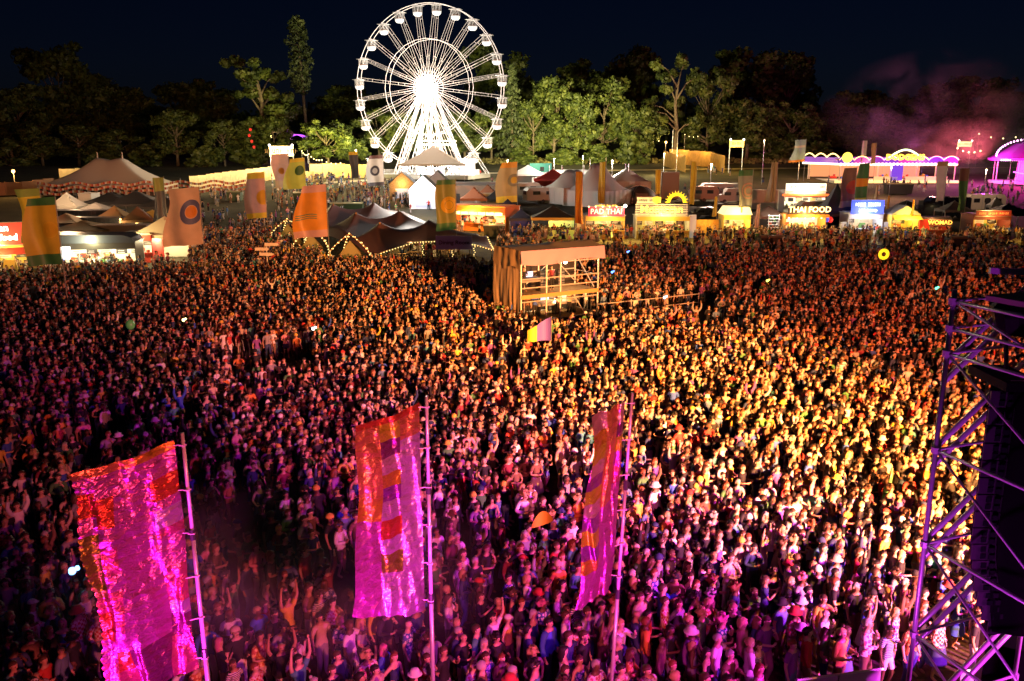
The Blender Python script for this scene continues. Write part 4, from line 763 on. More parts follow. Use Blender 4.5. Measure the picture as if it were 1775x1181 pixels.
# smoke drifting over the rides
def smoke(name, label, c, d, dens, ns, thr, col, shape='ball', sd=0):
    mb = MB().ball((0, 0, 0), (d[0]/2, d[1]/2, d[2]/2), 20, 12); m = bpy.data.materials.new(name+'_volume'); m.use_nodes = True; n = m.node_tree; n.nodes.remove(n.nodes['Principled BSDF'])
    v = n.nodes.new('ShaderNodeVolumePrincipled'); v.inputs['Color'].default_value = (*col, 1); n.links.new(v.outputs[0], n.nodes['Material Output'].inputs['Volume'])
    tc = n.nodes.new('ShaderNodeTexCoord'); no = n.nodes.new('ShaderNodeTexNoise'); no.inputs['Scale'].default_value = ns; no.inputs['Detail'].default_value = 4; no.inputs['Distortion'].default_value = .6
    mp = n.nodes.new('ShaderNodeMapping'); mp.inputs['Location'].default_value = (sd*3.1, sd, 0); mp.inputs['Scale'].default_value = (1, 1, 1.3)
    n.links.new(tc.outputs['Object'], mp.inputs[0]); n.links.new(mp.outputs[0], no.inputs[0])
    r = n.nodes.new('ShaderNodeMapRange'); r.inputs[1].default_value = thr; r.inputs[2].default_value = thr+.3; n.links.new(no.outputs[0], r.inputs[0])
    sp = n.nodes.new('ShaderNodeVectorMath'); sp.operation = 'DIVIDE'; sp.inputs[1].default_value = (d[0]/2, d[1]/2, d[2]/2); n.links.new(tc.outputs['Object'], sp.inputs[0])
    ln = n.nodes.new('ShaderNodeVectorMath'); ln.operation = 'LENGTH'; n.links.new(sp.outputs[0], ln.inputs[0])
    f = n.nodes.new('ShaderNodeMapRange'); f.inputs[1].default_value = 1; f.inputs[2].default_value = .35; n.links.new(ln.outputs['Value'], f.inputs[0])
    a = n.nodes.new('ShaderNodeMath'); a.operation = 'MULTIPLY'; n.links.new(r.outputs[0], a.inputs[0]); n.links.new(f.outputs[0], a.inputs[1])
    b = n.nodes.new('ShaderNodeMath'); b.operation = 'MULTIPLY'; n.links.new(a.outputs[0], b.inputs[0]); b.inputs[1].default_value = dens; n.links.new(b.outputs[0], v.inputs['Density'])
    o = mb.build(name, m); o.location = c; return tag(o, label, 'smoke', kind='stuff')
c = AT(1625, 215, 226); smoke('smoke', 'purple and pink smoke drifting up over the dodgem ride', c, (64, 24, 38), .055, .075, .48, (.9, .85, .9), sd=1)
c = AT(1715, 272, 212); smoke('smoke', 'dense pink smoke low beside the carousel', c, (46, 20, 20), .1, .12, .38, (.95, .85, .9), sd=2)
pr = yawed(1700, 306); lamp('ride_floodlight', 'SPOT', (pr.x, pr.y-2, gz(pr.y)+4), 60000, (1, .12, .18), .5, aim=(pr.x-6, pr.y+20, 30), cone=110, blend=.8); pr = yawed(1600, 306); lamp('ride_floodlight', 'SPOT', (pr.x, pr.y+4, gz(pr.y)+6), 22000, (.75, .14, .7), .5, aim=(pr.x, pr.y+20, 28), cone=100, blend=.8)
# ------------------------------------------------------------------ left cluster
PB = M('brown_canvas', (.2, .12, .08), .7)
t = T('marquee', 'large two-masted off-white marquee with striped roof and bunting', 'marquee', yawed(205, 336)); t.scale = (.7, .7, .84); MWm = M('marquee_canvas', (.6, .54, .5), .8, bump=.3, scale=1)
s = 7.05*1.05; wl, wr = 17.5, 13.5
def mroof(u, v):
    x = -wl+(wl+wr)*u; y = -8+16*v; m1 = math.exp(-((x+4.6)**2+y*y*.9)/14); m2 = math.exp(-((x-2.1)**2+y*y*.9)/14)
    rx = min(1, (x+wl)/(wl-4.6)) if x < -4.6 else (min(1, (wr-x)/(wr-2.1)) if x > 2.1 else 1); ry = 1-abs(y)/8
    return (x, y, 2.2+4.9*(max(0, min(rx, ry*1.25 if ry < .8 else 1)))**1.25+.8*max(m1, m2))
MB().grid(mroof, 48, 24).build('roof', MWm, t, smooth=True)
for x in (-4.6, 2.1): MB().tube((x, 0, 0), (x, 0, 9.2), .16, n=6).build('mast', M('mast_wood', (.6, .5, .42), .7), t)
mb = MB(); mb.grid(lambda u, v: (-wl+(wl+wr)*u, -8+.08*math.sin(u*90), 2.2*v), 90, 2); mb.build('wall', M('striped_wall', (.6, .5, .42), .8), t)
for x_ in (-wl, wr): MB().grid(lambda u, v: (x_, -8+16*u, 2.2*v), 10, 1).build('wall', M('striped_wall'), t)
for i in range(16):
    x = -wl+(i+.5)*(wl+wr)/16; MB().box((x, -8.12, 1.0), (1.0, .05, 1.9)).build('window_panel', M('dark_opening', (.05, .04, .04), .6), t)
t2 = T('bunting', 'red and white bunting flags strung in front of the marquee', 'bunting', yawed(70, 352)); mb = MB()
a = yawed(70, 352); b = yawed(430, 340)
for row in range(3):
    for i in range(110):
        u = i/110; p = Vector((0, 0, 3.4-row*.75)).lerp(Vector((b.x-a.x, b.y-a.y, 3.4-row*.75)), u); p.z -= .5*math.sin(u*PI*6)**2
        mb.box(p, (.3, .03, .42), mi=(i+row) % 3)
tag(mb.build('pennants', [M('pennant_red', (.5, .06, .04), .7), M('pennant_white', (.7, .62, .55), .7), M('pennant_orange', (.6, .25, .08), .7)], t2), kind='stuff')
for i in range(7): MB().tube(Vector((b-a)*(i/6)), Vector((b-a)*(i/6))+Vector((0, 0, 3.6)), .05, n=4).build('post', STEEL, t2)
lamp('marquee_floodlight', 'POINT', (12, -12, 5), 1100, (1, .6, .35), .3, t2); lamp('marquee_floodlight', 'POINT', (28, -8, 7), 1500, (1, .65, .4), .3, t2)
def pole_lamp(label, px, py, h, E, col=(1, .5, .12), r=.3):
    t = T('street_lamp', label, 'lamp', yawed(px, py), 0, 'pole lamps'); MB().tube((0, 0, 0), (0, 0, h), .06, n=5).build('pole', STEEL, t); MB().ball((0, 0, h), r, 8, 6).build('lamp_head', glow('sodium', (1, .5, .12), 12), t); MB().box((0, .1, h+.35), (.6, .3, .1)).build('lamp_shade', DARK, t)
    lamp('pole_light', 'POINT', (0, -.8, h-.4), E, col, .2, t)
pole_lamp('orange pole lamp above the left fence', 28, 336, 4.2, 2200); pole_lamp('small orange pole lamp left of the dodgems', 1383, 312, 4.5, 500); pole_lamp('warm pole lamp at the edge of the middle wood', 1153, 284, 6.0, 900, (1, .65, .25))
hoarding('rust-lit hoarding under the left pole lamp', [(-20, 340), (40, 338), (95, 330)], 2.4, M('rust_hoarding', (.4, .2, .1), .7), 0)
# red street food stall at the left edge
t = stall('street_food_stall', 'red stall at the left edge with white Asian Street Food sign', 'food stall', 6, 478, 5.0, h=2.9, wall=YEL, counter=M('orange_panel'), inner=YEL, awn=M('red_awning', (.5, .05, .03), .7), E=500, lcol=(1, .75, .35), menu=3, group='stalls on the left side', rz=.35)
board(t, 5.2, 2.1, 0, -1.7, 4.2, M('red_sign', (.45, .05, .04), .5, emit=.35, ecol=(1, .1, .06)), None); text('Asian', .9, LETW, t, (.3, -1.8, 4.75), bold=.03); text('street food', .82, LETW, t, (.1, -1.8, 3.85), bold=.03)
# yellow-lit stall beneath the big gold flag
t = stall('timber_stall', 'timber stall with teal counter beneath the big gold flag', 'food stall', 85, 462, 5.5, wall=TIMB, counter=M('teal_counter', (.1, .25, .2), .6), roof=BLK, E=200, lcol=(1, .6, .2), menu=2, group='stalls on the left side')
MB().ball((.3, -1.9, 2.6), .26, 8, 6).build('floodlight', glow('sodium', (1, .5, .12), 12), t)
t = stall('black_trailer', 'curved black catering trailer with blazing white hatch', 'food trailer', 168, 470, 8.6, d=3, h=3.0, wall=DARK, inner=M('bright_inner'), roof=DARK, E=900, lcol=(1, .88, .55), menu=6, group='stalls on the left side', bulbs=9, rz=.15)
mb = MB(); mb.prism([(-4.5, 3.0), (4.4, 3.0), (4.1, 3.5), (3.4, 3.75), (-3.9, 3.9), (-4.5, 3.7)], -1.9, 1.5); mb.build('roof_shell', M('trailer_shell', (.04, .05, .08), .3), t)
MB().box((-2.6, -1.9, 2.1), (1.8, .1, 1.2), rx=-.3).build('lit_screen', glow('pale_screen', (.8, .9, 1), 2), t); mb = MB(); mb.prism([(-4.1, 0), (-3.6, 0), (-2.4, 2.1), (-2.9, 2.1)], -2.3, -2.2); mb.build('white_ramp', WHITE, t)
t = stall('red_curtain_stall', 'glowing stall with a red curtain left of the ringed peach flag', 'food stall', 248, 452, 3.6, h=3, wall=REDC, inner=M('bright_inner'), roof=CANV, E=600, lcol=(1, .8, .42), menu=1, group='stalls on the left side')
MB().grid(lambda u, v: (-1.9+.9*u, -1.75+.08*math.sin(u*20), 2.9*v), 12, 3).build('red_curtain', M('red_cloth', (.6, .03, .02), .6), t)
t = pavilion('gazebo', 'peach canopy glowing from inside behind the ringed peach flag', 'gazebo', 292, 450, 6.5, 4.5, 2.9, 4.8, CANV, lampE=900, lcol=(1, .8, .45), group='pop-up gazebos', wallm=M('cream_wall', (.75, .68, .5), .7))
MB().grid(lambda u, v: (-3+.5*u, -2.2+.06*math.sin(u*14), 2.8*v), 8, 3).build('curtain', CREAM, t)
def gzb(lab, px, py, w, hw, hp, m, E=0, c=(1, .6, .2), wm=None, rz=0): return pavilion('gazebo', lab, 'gazebo', px, py, w, w*.85, hw, hp, m, lampE=E, lcol=c, group='pop-up gazebos', wallm=wm, rz=rz)
gzb('small cream pagoda tent behind the big gold flag', 121, 385, 4.5, 2.4, 4.4, WHT, 90, (1, .7, .4), GREY)
gzb('orange-lit gazebo in the middle of the left cluster', 203, 405, 4, 2.3, 3.8, M('amber_canvas', (.55, .32, .12), .7), 190, (1, .5, .12))
gzb('brown-orange gazebo just right of the amber one', 243, 410, 4.2, 2.3, 4.0, PB, 160, (1, .5, .12), rz=.3); gzb('yellow-lit flat gazebo left of the ringed peach flag', 268, 405, 5, 2.4, 3.2, YEL, 150, (1, .7, .2))
gzb('black gazebo with sagging roof under the marquee', 240, 378, 8, 2.3, 4.2, BLK, rz=.2); gzb('black gazebo left of the twisted green flag', 196, 376, 7, 2.3, 3.8, BLK, 60, (1, .8, .2)); gzb('black gazebo right behind the twisted green flag', 288, 384, 6, 2.3, 4, BLK)
gzb('tan canopy below the black gazebos', 150, 428, 7, 2.3, 3.3, M('tan_canvas', (.5, .35, .18), .7), 60); gzb('peach dome canopy beside the big gold flag', 120, 414, 4.5, 2.2, 3.4, M('peach_canvas', (.6, .45, .32), .7), 40, (1, .6, .4)); gzb('grey gazebo with dark roof near the pagoda', 170, 392, 5, 2.3, 3.4, GREY)
container('low long navy vehicle body across the left cluster', 165, 410, 12, 2.5, 2.4, M('navy_body', (.06, .07, .11), .3), name='trailer', cat='trailer'); container('dark trailer behind the navy one', 160, 397, 9, 2.4, 2.5, M('charcoal_body', (.08, .08, .1), .4), name='trailer', cat='trailer')
container('pink-cream trailer with red roof edge', 205, 428, 8.5, 2.4, 2.6, M('pink_trailer', (.6, .38, .3), .5), name='trailer', cat='trailer', ribs=False); container('small white box trailer left of the twisted flag', 158, 372, 2, 3, 3.2, VW, name='trailer', cat='trailer', ribs=False)
container('orange timber fence-sided store below the tan canopy', 165, 447, 10.5, 1, 2.2, M('orange_store', (.55, .3, .08), .7), name='store', cat='store', ribs=True)
pole_lamp('small lamp in the middle of the left cluster', 212, 415, 2.6, 240, (1, .6, .2), .12)
lamp('added_yard_light', 'POINT', (yawed(120, 400).x, yawed(120, 400).y, gz(yawed(120, 400).y)+8), 4200, (1, .6, .3), .5)  # added lamp without a mast, brightening the left cluster
# wooden A board
t = T('a_board', 'yellow-lit folding A board in the crowd at the left edge', 'sign', yawed(22, 492)); 
for s_ in (-1, 1): MB().box((0, s_*.45, 1.1), (1.0, .06, 2.3), rx=s_*.38).build('panel', M('yellow_board', (.7, .45, .08), .6, emit=.15), t)
lamp('board_lamp', 'POINT', (0, -1.4, 2.6), 60, (1, .6, .15), .1, t)

# ------------------------------------------------------------------ stretch tent
TENT = M('stretch_fabric', (.15, .085, .1), .5, bump=.12, scale=3); t = T('stretch_tent', 'large dark stretch tent with six peaks and a festoon-lit rim', 'tent', (0, 0, 0))
poles = [(743, 380, 97), (658, 384, 96.5), (691, 363, 108.5), (617, 367, 108), (648, 350, 119), (578, 352, 118.5)]
PK = [AT(a_, b_, c_) for a_, b_, c_ in poles]
def anch(L_): return [AT(*q) for q in L_]
ROWS = [(97, anch([(587, 417, 97), (659, 384, 97), (743, 381, 97), (842, 404, 97)])), (108.5, anch([(540, 400, 108.5), (617, 367, 108.5), (692, 364, 108.5), (762, 392, 108.5)])), (119, anch([(530, 378, 119), (577, 352, 119), (648, 350, 119), (712, 376, 119)]))]
def ridge(A, x):
    if x <= A[0].x: return A[0].z-.5*(A[0].x-x)
    if x >= A[3].x: return A[3].z-.35*(x-A[3].x)
    for i in range(3):
        p, q = A[i], A[i+1]
        if p.x <= x <= q.x: tt = (x-p.x)/(q.x-p.x); return p.z+(q.z-p.z)*tt - (.55, .95, .5)[i]*(4*tt*(1-tt))**.85
def tent(u, v):
    y = 90.5+34*v; xl = np.interp(y, [90.5, 97, 108, 119, 124.5], [-15.2, -19, -24, -27.5, -27]); xr = np.interp(y, [90.5, 97, 108, 119, 124.5], [-1.9, -3, -8, -13, -15]); x = xl+(xr-xl)*u; zz = -9
    for Y0, A in ROWS: b_ = 2.0+gz(y); r_ = ridge(A, x); zz = max(zz, b_+(r_-b_)*math.exp(-abs(y-Y0)/(4.2 if y > Y0 else 5.0)) if r_ > b_ else r_)
    if y < 96: rim = np.interp(u, [0, .12, .35, .62, .85, 1], [.7, 1.3, 2.2, 2.35, 2.0, 1.5]); k = (y-90.5)/5.5; zz = rim*(1-k)+zz*k-.35*math.sin(PI*k)*math.sin(PI*u); y += 1.6*math.sin(PI*u)*(1-k)
    e = min(u, 1-u)
    if e < .06 and y > 96: zz -= (1-e/.06)*.7
    return (x, y, max(.3, zz))
MB().grid(tent, 110, 110).build('roof', TENT, t, smooth=True)
for p in PK: MB().tube((p.x, p.y, 0), (p.x, p.y, p.z-.1), .09, n=6).build('pole', TIMB, t)
rimP = [Vector(tent(u, 0)) for u in np.linspace(0, 1, 46)]
MB().path(rimP, .06, 4).build('rim_rope', M('pale_rope', (.6, .5, .4), .8), t)
for u in (.18, .38, .6, .8, .98): p = Vector(tent(u, 0)); MB().tube((p.x, p.y-.3, 0), p, .06, n=5).build('edge_pole', TIMB, t)
bm_ = MB()
for i, p in enumerate(rimP): bm_.ball(p+Vector((0, -.08, -.06)), .055, 5, 4)
for u in (.42, .66, .84): 
    p = Vector(tent(u, 0)); [bm_.ball((p.x+.08*math.sin(k*2), p.y-.5, p.z-k*.2), .05, 5, 4) for k in range(10)]
for p in [Vector(tent(1, v)) for v in np.linspace(0, .35, 18)]: bm_.ball(p, .075, 5, 4)
tag(bm_.build('festoon_bulb', glow('festoon', (1, .72, .25), 3), t), kind='stuff')
for x, y in ((-6, 93), (-11, 93), (-9, 100), (-14, 102)): lamp('tent_lamp', 'POINT', (x, y, 2.0), 330, (1, .6, .2), .3, t)
sp = Vector(tent(.66, 0)); b = MB().box((sp.x+.2, sp.y-.6, 2.2), (3.9, .08, 1.45)).build('sign_board', M('purple_sign', (.4, .27, .8), .6), t); text('Dining Room', .62, M('pale_script', (.03, .02, .06), .6), b, (sp.x+.2, sp.y-.67, 2.2))
for x in (-1.9, 1.9): MB().tube((sp.x+.2+x, sp.y-.5, 0), (sp.x+.2+x, sp.y-.5, 3), .05, n=5).build('sign_post', TIMB, t)
lamp('added_tent_light', 'POINT', (-14, 131, 9.5), 8000, (1, .9, .8), .6); lamp('added_tent_light', 'POINT', (-2, 114, 8), 500, (1, .8, .6), .6)  # added lamps behind and beside the tent, for bright crest lines
# tables and benches under the tent
for i, (px, py) in enumerate(((690, 452), (720, 448), (775, 446), (668, 458))):
    tb = T('picnic_table', ['wooden picnic table under the rim left of the tent sign', 'wooden picnic table just left of the tent sign posts', 'wooden picnic table right of the tent sign', 'wooden picnic table at the low left rim'][i], 'table', yawed(px, py)); MB().box((0, 0, .74), (1.8, .7, .06)).build('table_top', TIMB, tb)
    for s_ in (-1, 1): MB().box((0, s_*.65, .44), (1.8, .25, .05)).build('bench', TIMB, tb); MB().tube((s_*.7, -.6, 0), (s_*.7, .6, 0.72), .05, n=4).build('leg', TIMB, tb)
# small pole wigwams wrapped with lights
def wigwam(label, px, py, w, h, rz=0):
    t = T('lit_archway', label, 'arch', yawed(px, py), rz, 'wigwam arches wrapped in fairy lights'); mb = MB(); sb = MB()
    for k, (x, y) in enumerate(((-w/2, 0), (w/2, 0), (-w*.2, 2.2), (w*.45, 2))):
        P = [Vector((x, y, 0)).lerp(Vector((0, 1, h)), u)+Vector((x*.35*math.sin(PI*u), 0, 0)) for u in np.linspace(0, 1, 13)]; sb.path(P, .06, 4)
        for q in P: mb.ball(q+Vector((0, -.08, 0)), .055, 5, 4)
        P = [Vector((x, y, 0)).lerp(Vector((0, 1, h)), u)+Vector((x*.35*math.sin(PI*u), 0, 0)) for u in np.linspace(.1, .9, 6)]
        for q in P: mb.ball(q+Vector((.12, 0, 0)), .045, 5, 4)
    sb.build('pole', TIMB, t); tag(mb.build('fairy_lights', glow('festoon'  , (1,1,1), 1), t), kind='stuff')
    MB().add([(-w*.45, .9, .2), (w*.45, .9, .2), (0, 1.1, h*.8)], [(0, 1, 2)]).add([(-w*.2, 2.2, .2), (w*.45, 2, .2), (0, 1.15, h*.8)], [(0, 1, 2)]).build('canvas_panel', M('olive_canvas', (.22, .17, .07), .7), t); lamp('arch_lamp', 'POINT', (0, -.6, h*.6), 70, (1, .65, .2), .2, t)
wigwam('lit wigwam arch nearest the camera left of the stretch tent', 605, 468, 4.6, 3.6); wigwam('lit wigwam arch between its two neighbours', 537, 452, 4.2, 3.6); wigwam('farthest lit wigwam arch behind the orange flag', 497, 428, 4.4, 3.4)
# finger post
t = T('finger_post', 'white finger post with three arms rising from the crowd', 'sign', yawed(465, 478)); MB().tube((0, 0, 0), (0, 0, 3.2), .06, n=6).build('post', WHITE, t)
for z, x in ((2.9, .45), (2.45, -.5), (1.95, -.1)): mb = MB(); mb.prism([(x-.6, z), (x+.6, z), (x+.8, z+.15), (x+.6, z+.3), (x-.6, z+.3)], -.1, -.04); mb.build('arm', WHITE, t)

# ------------------------------------------------------------------ tall feather flags of the field
def flag(px, top, bot, wpx, cols, label, emb=None, H=9.0, side=-1, fold=.35, twist=0, lean=0, name='banner_flag', baseY=None, lit=0, taper=.0):
    Y_ = baseY or 20.0
    while baseY is None and Y_ < 240 and AT(px, top, Y_).z-gz(Y_) > H: Y_ += .25
    p = AT(px, top, Y_); zb_ = gz(Y_); hz = p.z-zb_; zc = p.y*CT-(p.z-CH)*ST; s = FPX/zc; h = (bot-top)/s*1.03; w = wpx/s
    t = T(name, label, 'flag', (p.x, p.y, zb_), 0, 'tall silk flags standing over the field'); MB().tube((0, 0, 0), (0, 0, hz), .045, .03, 6).build('pole', M('flag_pole', (.25, .25, .24), .4), t)
    ph = random.uniform(0, 6)
    def P(u, v):                                  # u from the pole outwards, v downwards
        out = w*u*(1-.12*taper+.45*v*taper); y = fold*math.sin(u*7+ph+v*2)*u*(.6+v) + twist*u*w
        drop = .10*w*u*(1 if side < 0 else 1)*(v < 2) + .10*math.sin(ph+v*9)*u
        return (side*out*(1-.1*math.sin(v*5+ph)), y, hz-.12-h*v-drop*(.6+.4*v))
    bands = cols['bands']; v0 = 0
    for fr, mat in bands:
        MB().grid(P, 14, max(2, int(fr*24)), u0=.02, v0=v0, v1=v0+fr).build('cloth_band', mat, t, smooth=True); v0 += fr
    if emb:
        kind, m2, m3, cu, cv, r = emb
        def disc(r0, r1, m, off):
            mb = MB(); vs = []; n_ = 22
            for j, rr in enumerate((r0, (r0+r1)/2, r1)):
                for i in range(n_):
                    a = 2*PI*i/n_; uu = max(.03, min(.985, cu+rr*math.cos(a)*h/w*.9)); vv = cv+rr*math.sin(a); q = P(uu, vv); vs.append((q[0], q[1]-off, q[2]))
            mb.add(vs, [(j*n_+i, j*n_+(i+1) % n_, (j+1)*n_+(i+1) % n_, (j+1)*n_+i) for j in range(2) for i in range(n_)]); mb.build('emblem', m, t)
        if kind == 'ring': disc(r*.55, r, m2, .03); disc(0.001, r*.5, m3, .03)
        elif kind == 'rings': disc(r*.8, r, m2, .03); disc(r*.35, r*.6, m3, .03)
        elif kind == 'disc': disc(.001, r, m2, .03)
        elif kind == 'waves':
            for k in range(3): mb = MB(); mb.grid(lambda u, v: tuple(Vector(P(u, cv+k*.035+.012*math.sin(u*9)+v*.016))+Vector((0, -.03, 0))), 14, 1, u0=.3, u1=.95); mb.build('emblem', m2, t)
    return t
def silk(n, c):
    m = M('silk_'+n, c, .45, var=.2, scale=.8, bump=.3, bscale=5); k = m.node_tree; tr = k.nodes.new('ShaderNodeBsdfTranslucent'); tr.inputs[0].default_value = (*c, 1); mx = k.nodes.new('ShaderNodeMixShader'); mx.inputs[0].default_value = .4
    k.links.new(k.nodes['Principled BSDF'].outputs[0], mx.inputs[1]); k.links.new(tr.outputs[0], mx.inputs[2]); k.links.new(mx.outputs[0], k.nodes['Material Output'].inputs[0]); return m
S = {k: silk(k, c) for k, c in dict(gold=(.62, .36, .04), green=(.06, .16, .06), peach=(.62, .38, .24), blue=(.12, .14, .3), yellow=(.72, .48, .05), orange=(.68, .26, .03), pink=(.6, .32, .28), lime=(.5, .5, .08), white=(.6, .56, .5), dark=(.08, .07, .08), teal=(.12, .26, .22), olive=(.25, .24, .06), red=(.4, .05, .04), tan=(.42, .28, .13), grey=(.28, .26, .22), sky=(.3, .45, .52), brown=(.16, .08, .07)).items()}
B = lambda *a: {'bands': [(f, S[c]) for f, c in a]}
flag(68, 324, 412, 44, B((.14, 'olive'), (.72, 'gold'), (.14, 'olive')), 'olive-gold flag partly behind the big gold one')
flag(95, 338, 452, 54, B((.12, 'green'), (.72, 'gold'), (.16, 'green')), 'big gold flag with green head and foot at far left', ('disc', S['yellow'], None, .25, .48, .12), taper=.3)
flag(283, 306, 378, 20, B((.3, 'olive'), (.7, 'dark')), 'narrow twisted green flag left of the ringed peach flag', taper=1)
flag(345, 322, 418, 62, B((.12, 'peach'), (.76, 'peach'), (.12, 'peach')), 'peach flag with a blue ring round an orange disc', ('ring', S['blue'], S['orange'], .28, .42, .22), taper=.25)
flag(458, 296, 373, 34, B((.14, 'yellow'), (.74, 'pink'), (.12, 'yellow')), 'pink flag with yellow half disc and yellow ends', ('disc', S['yellow'], None, .1, .55, .16))
flag(565, 317, 405, 50, B((.14, 'pink'), (.72, 'orange'), (.14, 'pink')), 'orange flag with teal waves beside the stretch tent', ('waves', S['teal'], None, .5, .55, .1), taper=.6)
flag(500, 265, 320, 28, B((.2, 'pink'), (.6, 'pink'), (.2, 'peach')), 'dusty pink flag directly under the lit gate sign', ('disc', S['orange'], None, .5, .5, .1))
flag(528, 272, 323, 32, B((.12, 'yellow'), (.88, 'lime')), 'lime flag with a green leaf disc right of the pink one', ('disc', S['green'], None, .3, .4, .16), taper=.6)
flag(620, 262, 305, 14, B((.12, 'gold'), (.88, 'dark')), 'narrow dark flag before the yellow hoarding')
flag(664, 267, 318, 27, B((.12, 'brown'), (.1, 'white'), (.66, 'white'), (.12, 'dark')), 'white flag with a dark ring at the left foot of the wheel', ('ring', S['dark'], S['white'], .5, .5, .16), taper=.3)
flag(790, 309, 393, 33, B((.1, 'green'), (.76, 'olive'), (.14, 'green')), 'green flag with a yellow ring right of the stretch tent peaks', ('ring', S['yellow'], S['yellow'], .35, .5, .17), taper=.6)
flag(897, 279, 346, 32, B((.14, 'orange'), (.7, 'tan'), (.16, 'yellow')), 'golden flag with a grey ring right of the ferris wheel', ('ring', S['grey'], S['yellow'], .15, .45, .16), taper=.9)
flag(998, 296, 382, 12, B((1, 'orange')), 'rumpled narrow orange flag left of the PAD THAI sign', side=1, taper=1, fold=.6)
flag(1050, 279, 348, 11, B((.6, 'yellow'), (.4, 'gold')), 'narrow bright yellow flag over the white tents', fold=.5)
flag(1146, 293, 372, 9, B((.5, 'gold'), (.5, 'brown')), 'thin gold and brown flag in front of the slatted sign', fold=.5)
flag(1198, 279, 350, 9, B((1, 'yellow')), 'thin yellow flag left of the pale caravan', side=1, fold=.4)
flag(1306, 293, 362, 24, B((.14, 'green'), (.72, 'grey'), (.14, 'olive')), 'grey-green flag with pale rings left of the dazzling trailer', ('rings', S['pink'], S['pink'], .25, .5, .2))
flag(1349, 280, 345, 12, B((1, 'tan')), 'furled tan flag beside the dazzling trailer', taper=1, fold=.5)
flag(1486, 289, 354, 24, B((.15, 'brown'), (.7, 'brown'), (.15, 'grey')), 'brown flag with a red half ring above the blue sign', ('disc', S['red'], None, .12, .5, .18), taper=.7)
flag(1508, 281, 345, 20, B((.4, 'green'), (.2, 'orange'), (.3, 'green'), (.1, 'lime')), 'green flag with orange bands above the blue sign', taper=.6)
flag(1644, 278, 344, 20, B((.12, 'tan'), (.88, 'white')), 'pale curved flag in front of the dodgem ride right end', fold=.7)
flag(1681, 290, 360, 18, B((.3, 'brown'), (.7, 'green')), 'dark green curved flag right of the pale one', fold=.7)
flag(1398, 241, 277, 20, B((.25, 'sky'), (.1, 'white'), (.55, 'sky'), (.1, 'orange')), 'light blue flag at the left end of the dodgem ride', taper=.9)
flag(1504, 243, 277, 9, B((.7, 'white'), (.3, 'tan')), 'slim pale pointed flag above the dodgem roof', taper=1); flag(1520, 247, 281, 9, B((1, 'tan')), 'tan leaning flag right of the slim pale one')
for px, top, bot, w, m, lab in ((1244, 340, 372, 5, 'yellow', 'yellow'), (1318, 352, 392, 5, 'pink', 'pink'), (1543, 338, 366, 4, 'yellow', 'second yellow'), (1586, 345, 372, 4, 'orange', 'orange'), (1523, 320, 350, 4, 'tan', 'tan')):
    d = ray(px, top); flag(px, top, bot, w, {'bands': [(1, S[m])]}, {'yellow': 'small yellow feather flag beside the cream kiosk', 'pink': 'small pink feather flag left of the white rack', 'second yellow': 'small yellow feather flag left of the lemon stall', 'orange': 'small orange feather flag right of the lemon stall', 'tan': 'small tan feather flag behind the blue sign'}[lab], H=5.2, taper=.8)
# ------------------------------------------------------------------ sound tower in the crowd
fa, fb = G(903, 566), G(1035, 550); ang = math.atan2(fb.y-fa.y, fb.x-fa.x); FW = (fb-fa).length
t = T('mixing_tower', 'two-storey scaffold mixing tower with pink roof sheet and brown side sheet', 'scaffold tower', (fa.x, fa.y, 0), ang); FH, FD = 6.1, 3.0; t.scale = (1, 1, .89)
TUBE = M('scaffold_tube', (.7, .68, .68), .4, .25); TAN = M('tarp_brown', (.5, .38, .24), .75, bump=.4, scale=1.4); PKT = M('tarp_pink', (.5, .32, .5), .7, bump=.3, scale=1.5)
ym = [0, FD]; xs = [0, FW*.32, FW*.5, FW]
for x in xs:
    for y in ym: MB().tube((x, y, 0), (x, y, FH-.5), .06, n=6).build('standard', TUBE, t)
for z in (.35, 1.9, 3.0, 3.7, 4.9, 5.5):
    MB().tube((0, 0, z), (FW, 0, z), .05, n=5).build('ledger', TUBE, t)
    MB().tube((0, FD, z), (FW, FD, z), .05, n=5).build('ledger', TUBE, t)
for x in (0, FW):
    for z in (.4, 2.3, 3.6, 5.4): MB().tube((x, 0, z), (x, FD, z), .04, n=5).build('transom', TUBE, t)
for a, b in (((FW*.32, FD, 2.6), (FW*.8, FD, 5.2)), ((FW*.62, FD, 5.4), (FW, FD, 2.6)), ((FW*.6, FD, 0), (FW*.95, FD, 2.2)), ((FW*.9, .3, 0), (FW*.7, .3, 2.1)), ((FW, .5, 2.5), (FW, FD, 5))): MB().tube(a, b, .04, n=5).build('brace', TUBE, t)
MB().box((FW/2, FD/2, 2.35), (FW, FD, .12)).build('upper_deck', TIMB, t); MB().box((FW/2, -.04, 2.3), (FW+.05, .05, .32)).build('toe_board', M('toe_board_yellow', (.5, .32, .12), .7), t); MB().box((FW/2, FD/2, .3), (FW, FD, .1)).build('lower_deck', TIMB, t)
def roofp(u, v): x = -.25+(FW+.5)*u; y = -.35+(FD+.7)*v; return (x, y, FH-.1 + .14*(1-abs(2*v-1)) + .16*(u > .5)*(1-abs(2*v-1)) - .05*math.sin(PI*u*5)**2)
MB().grid(roofp, 24, 12).build('roof_sheet', M('tarp_grey', (.3, .28, .28), .7, bump=.3), t, smooth=True)
MB().grid(lambda u, v: (-.25+(FW+.5)*u, -.36-.12*v-.05*math.sin(u*31+v*3)*v, FH-.1-(1.05+.15*math.sin(u*PI*2))*v), 50, 8).build('valance', PKT, t, smooth=True)
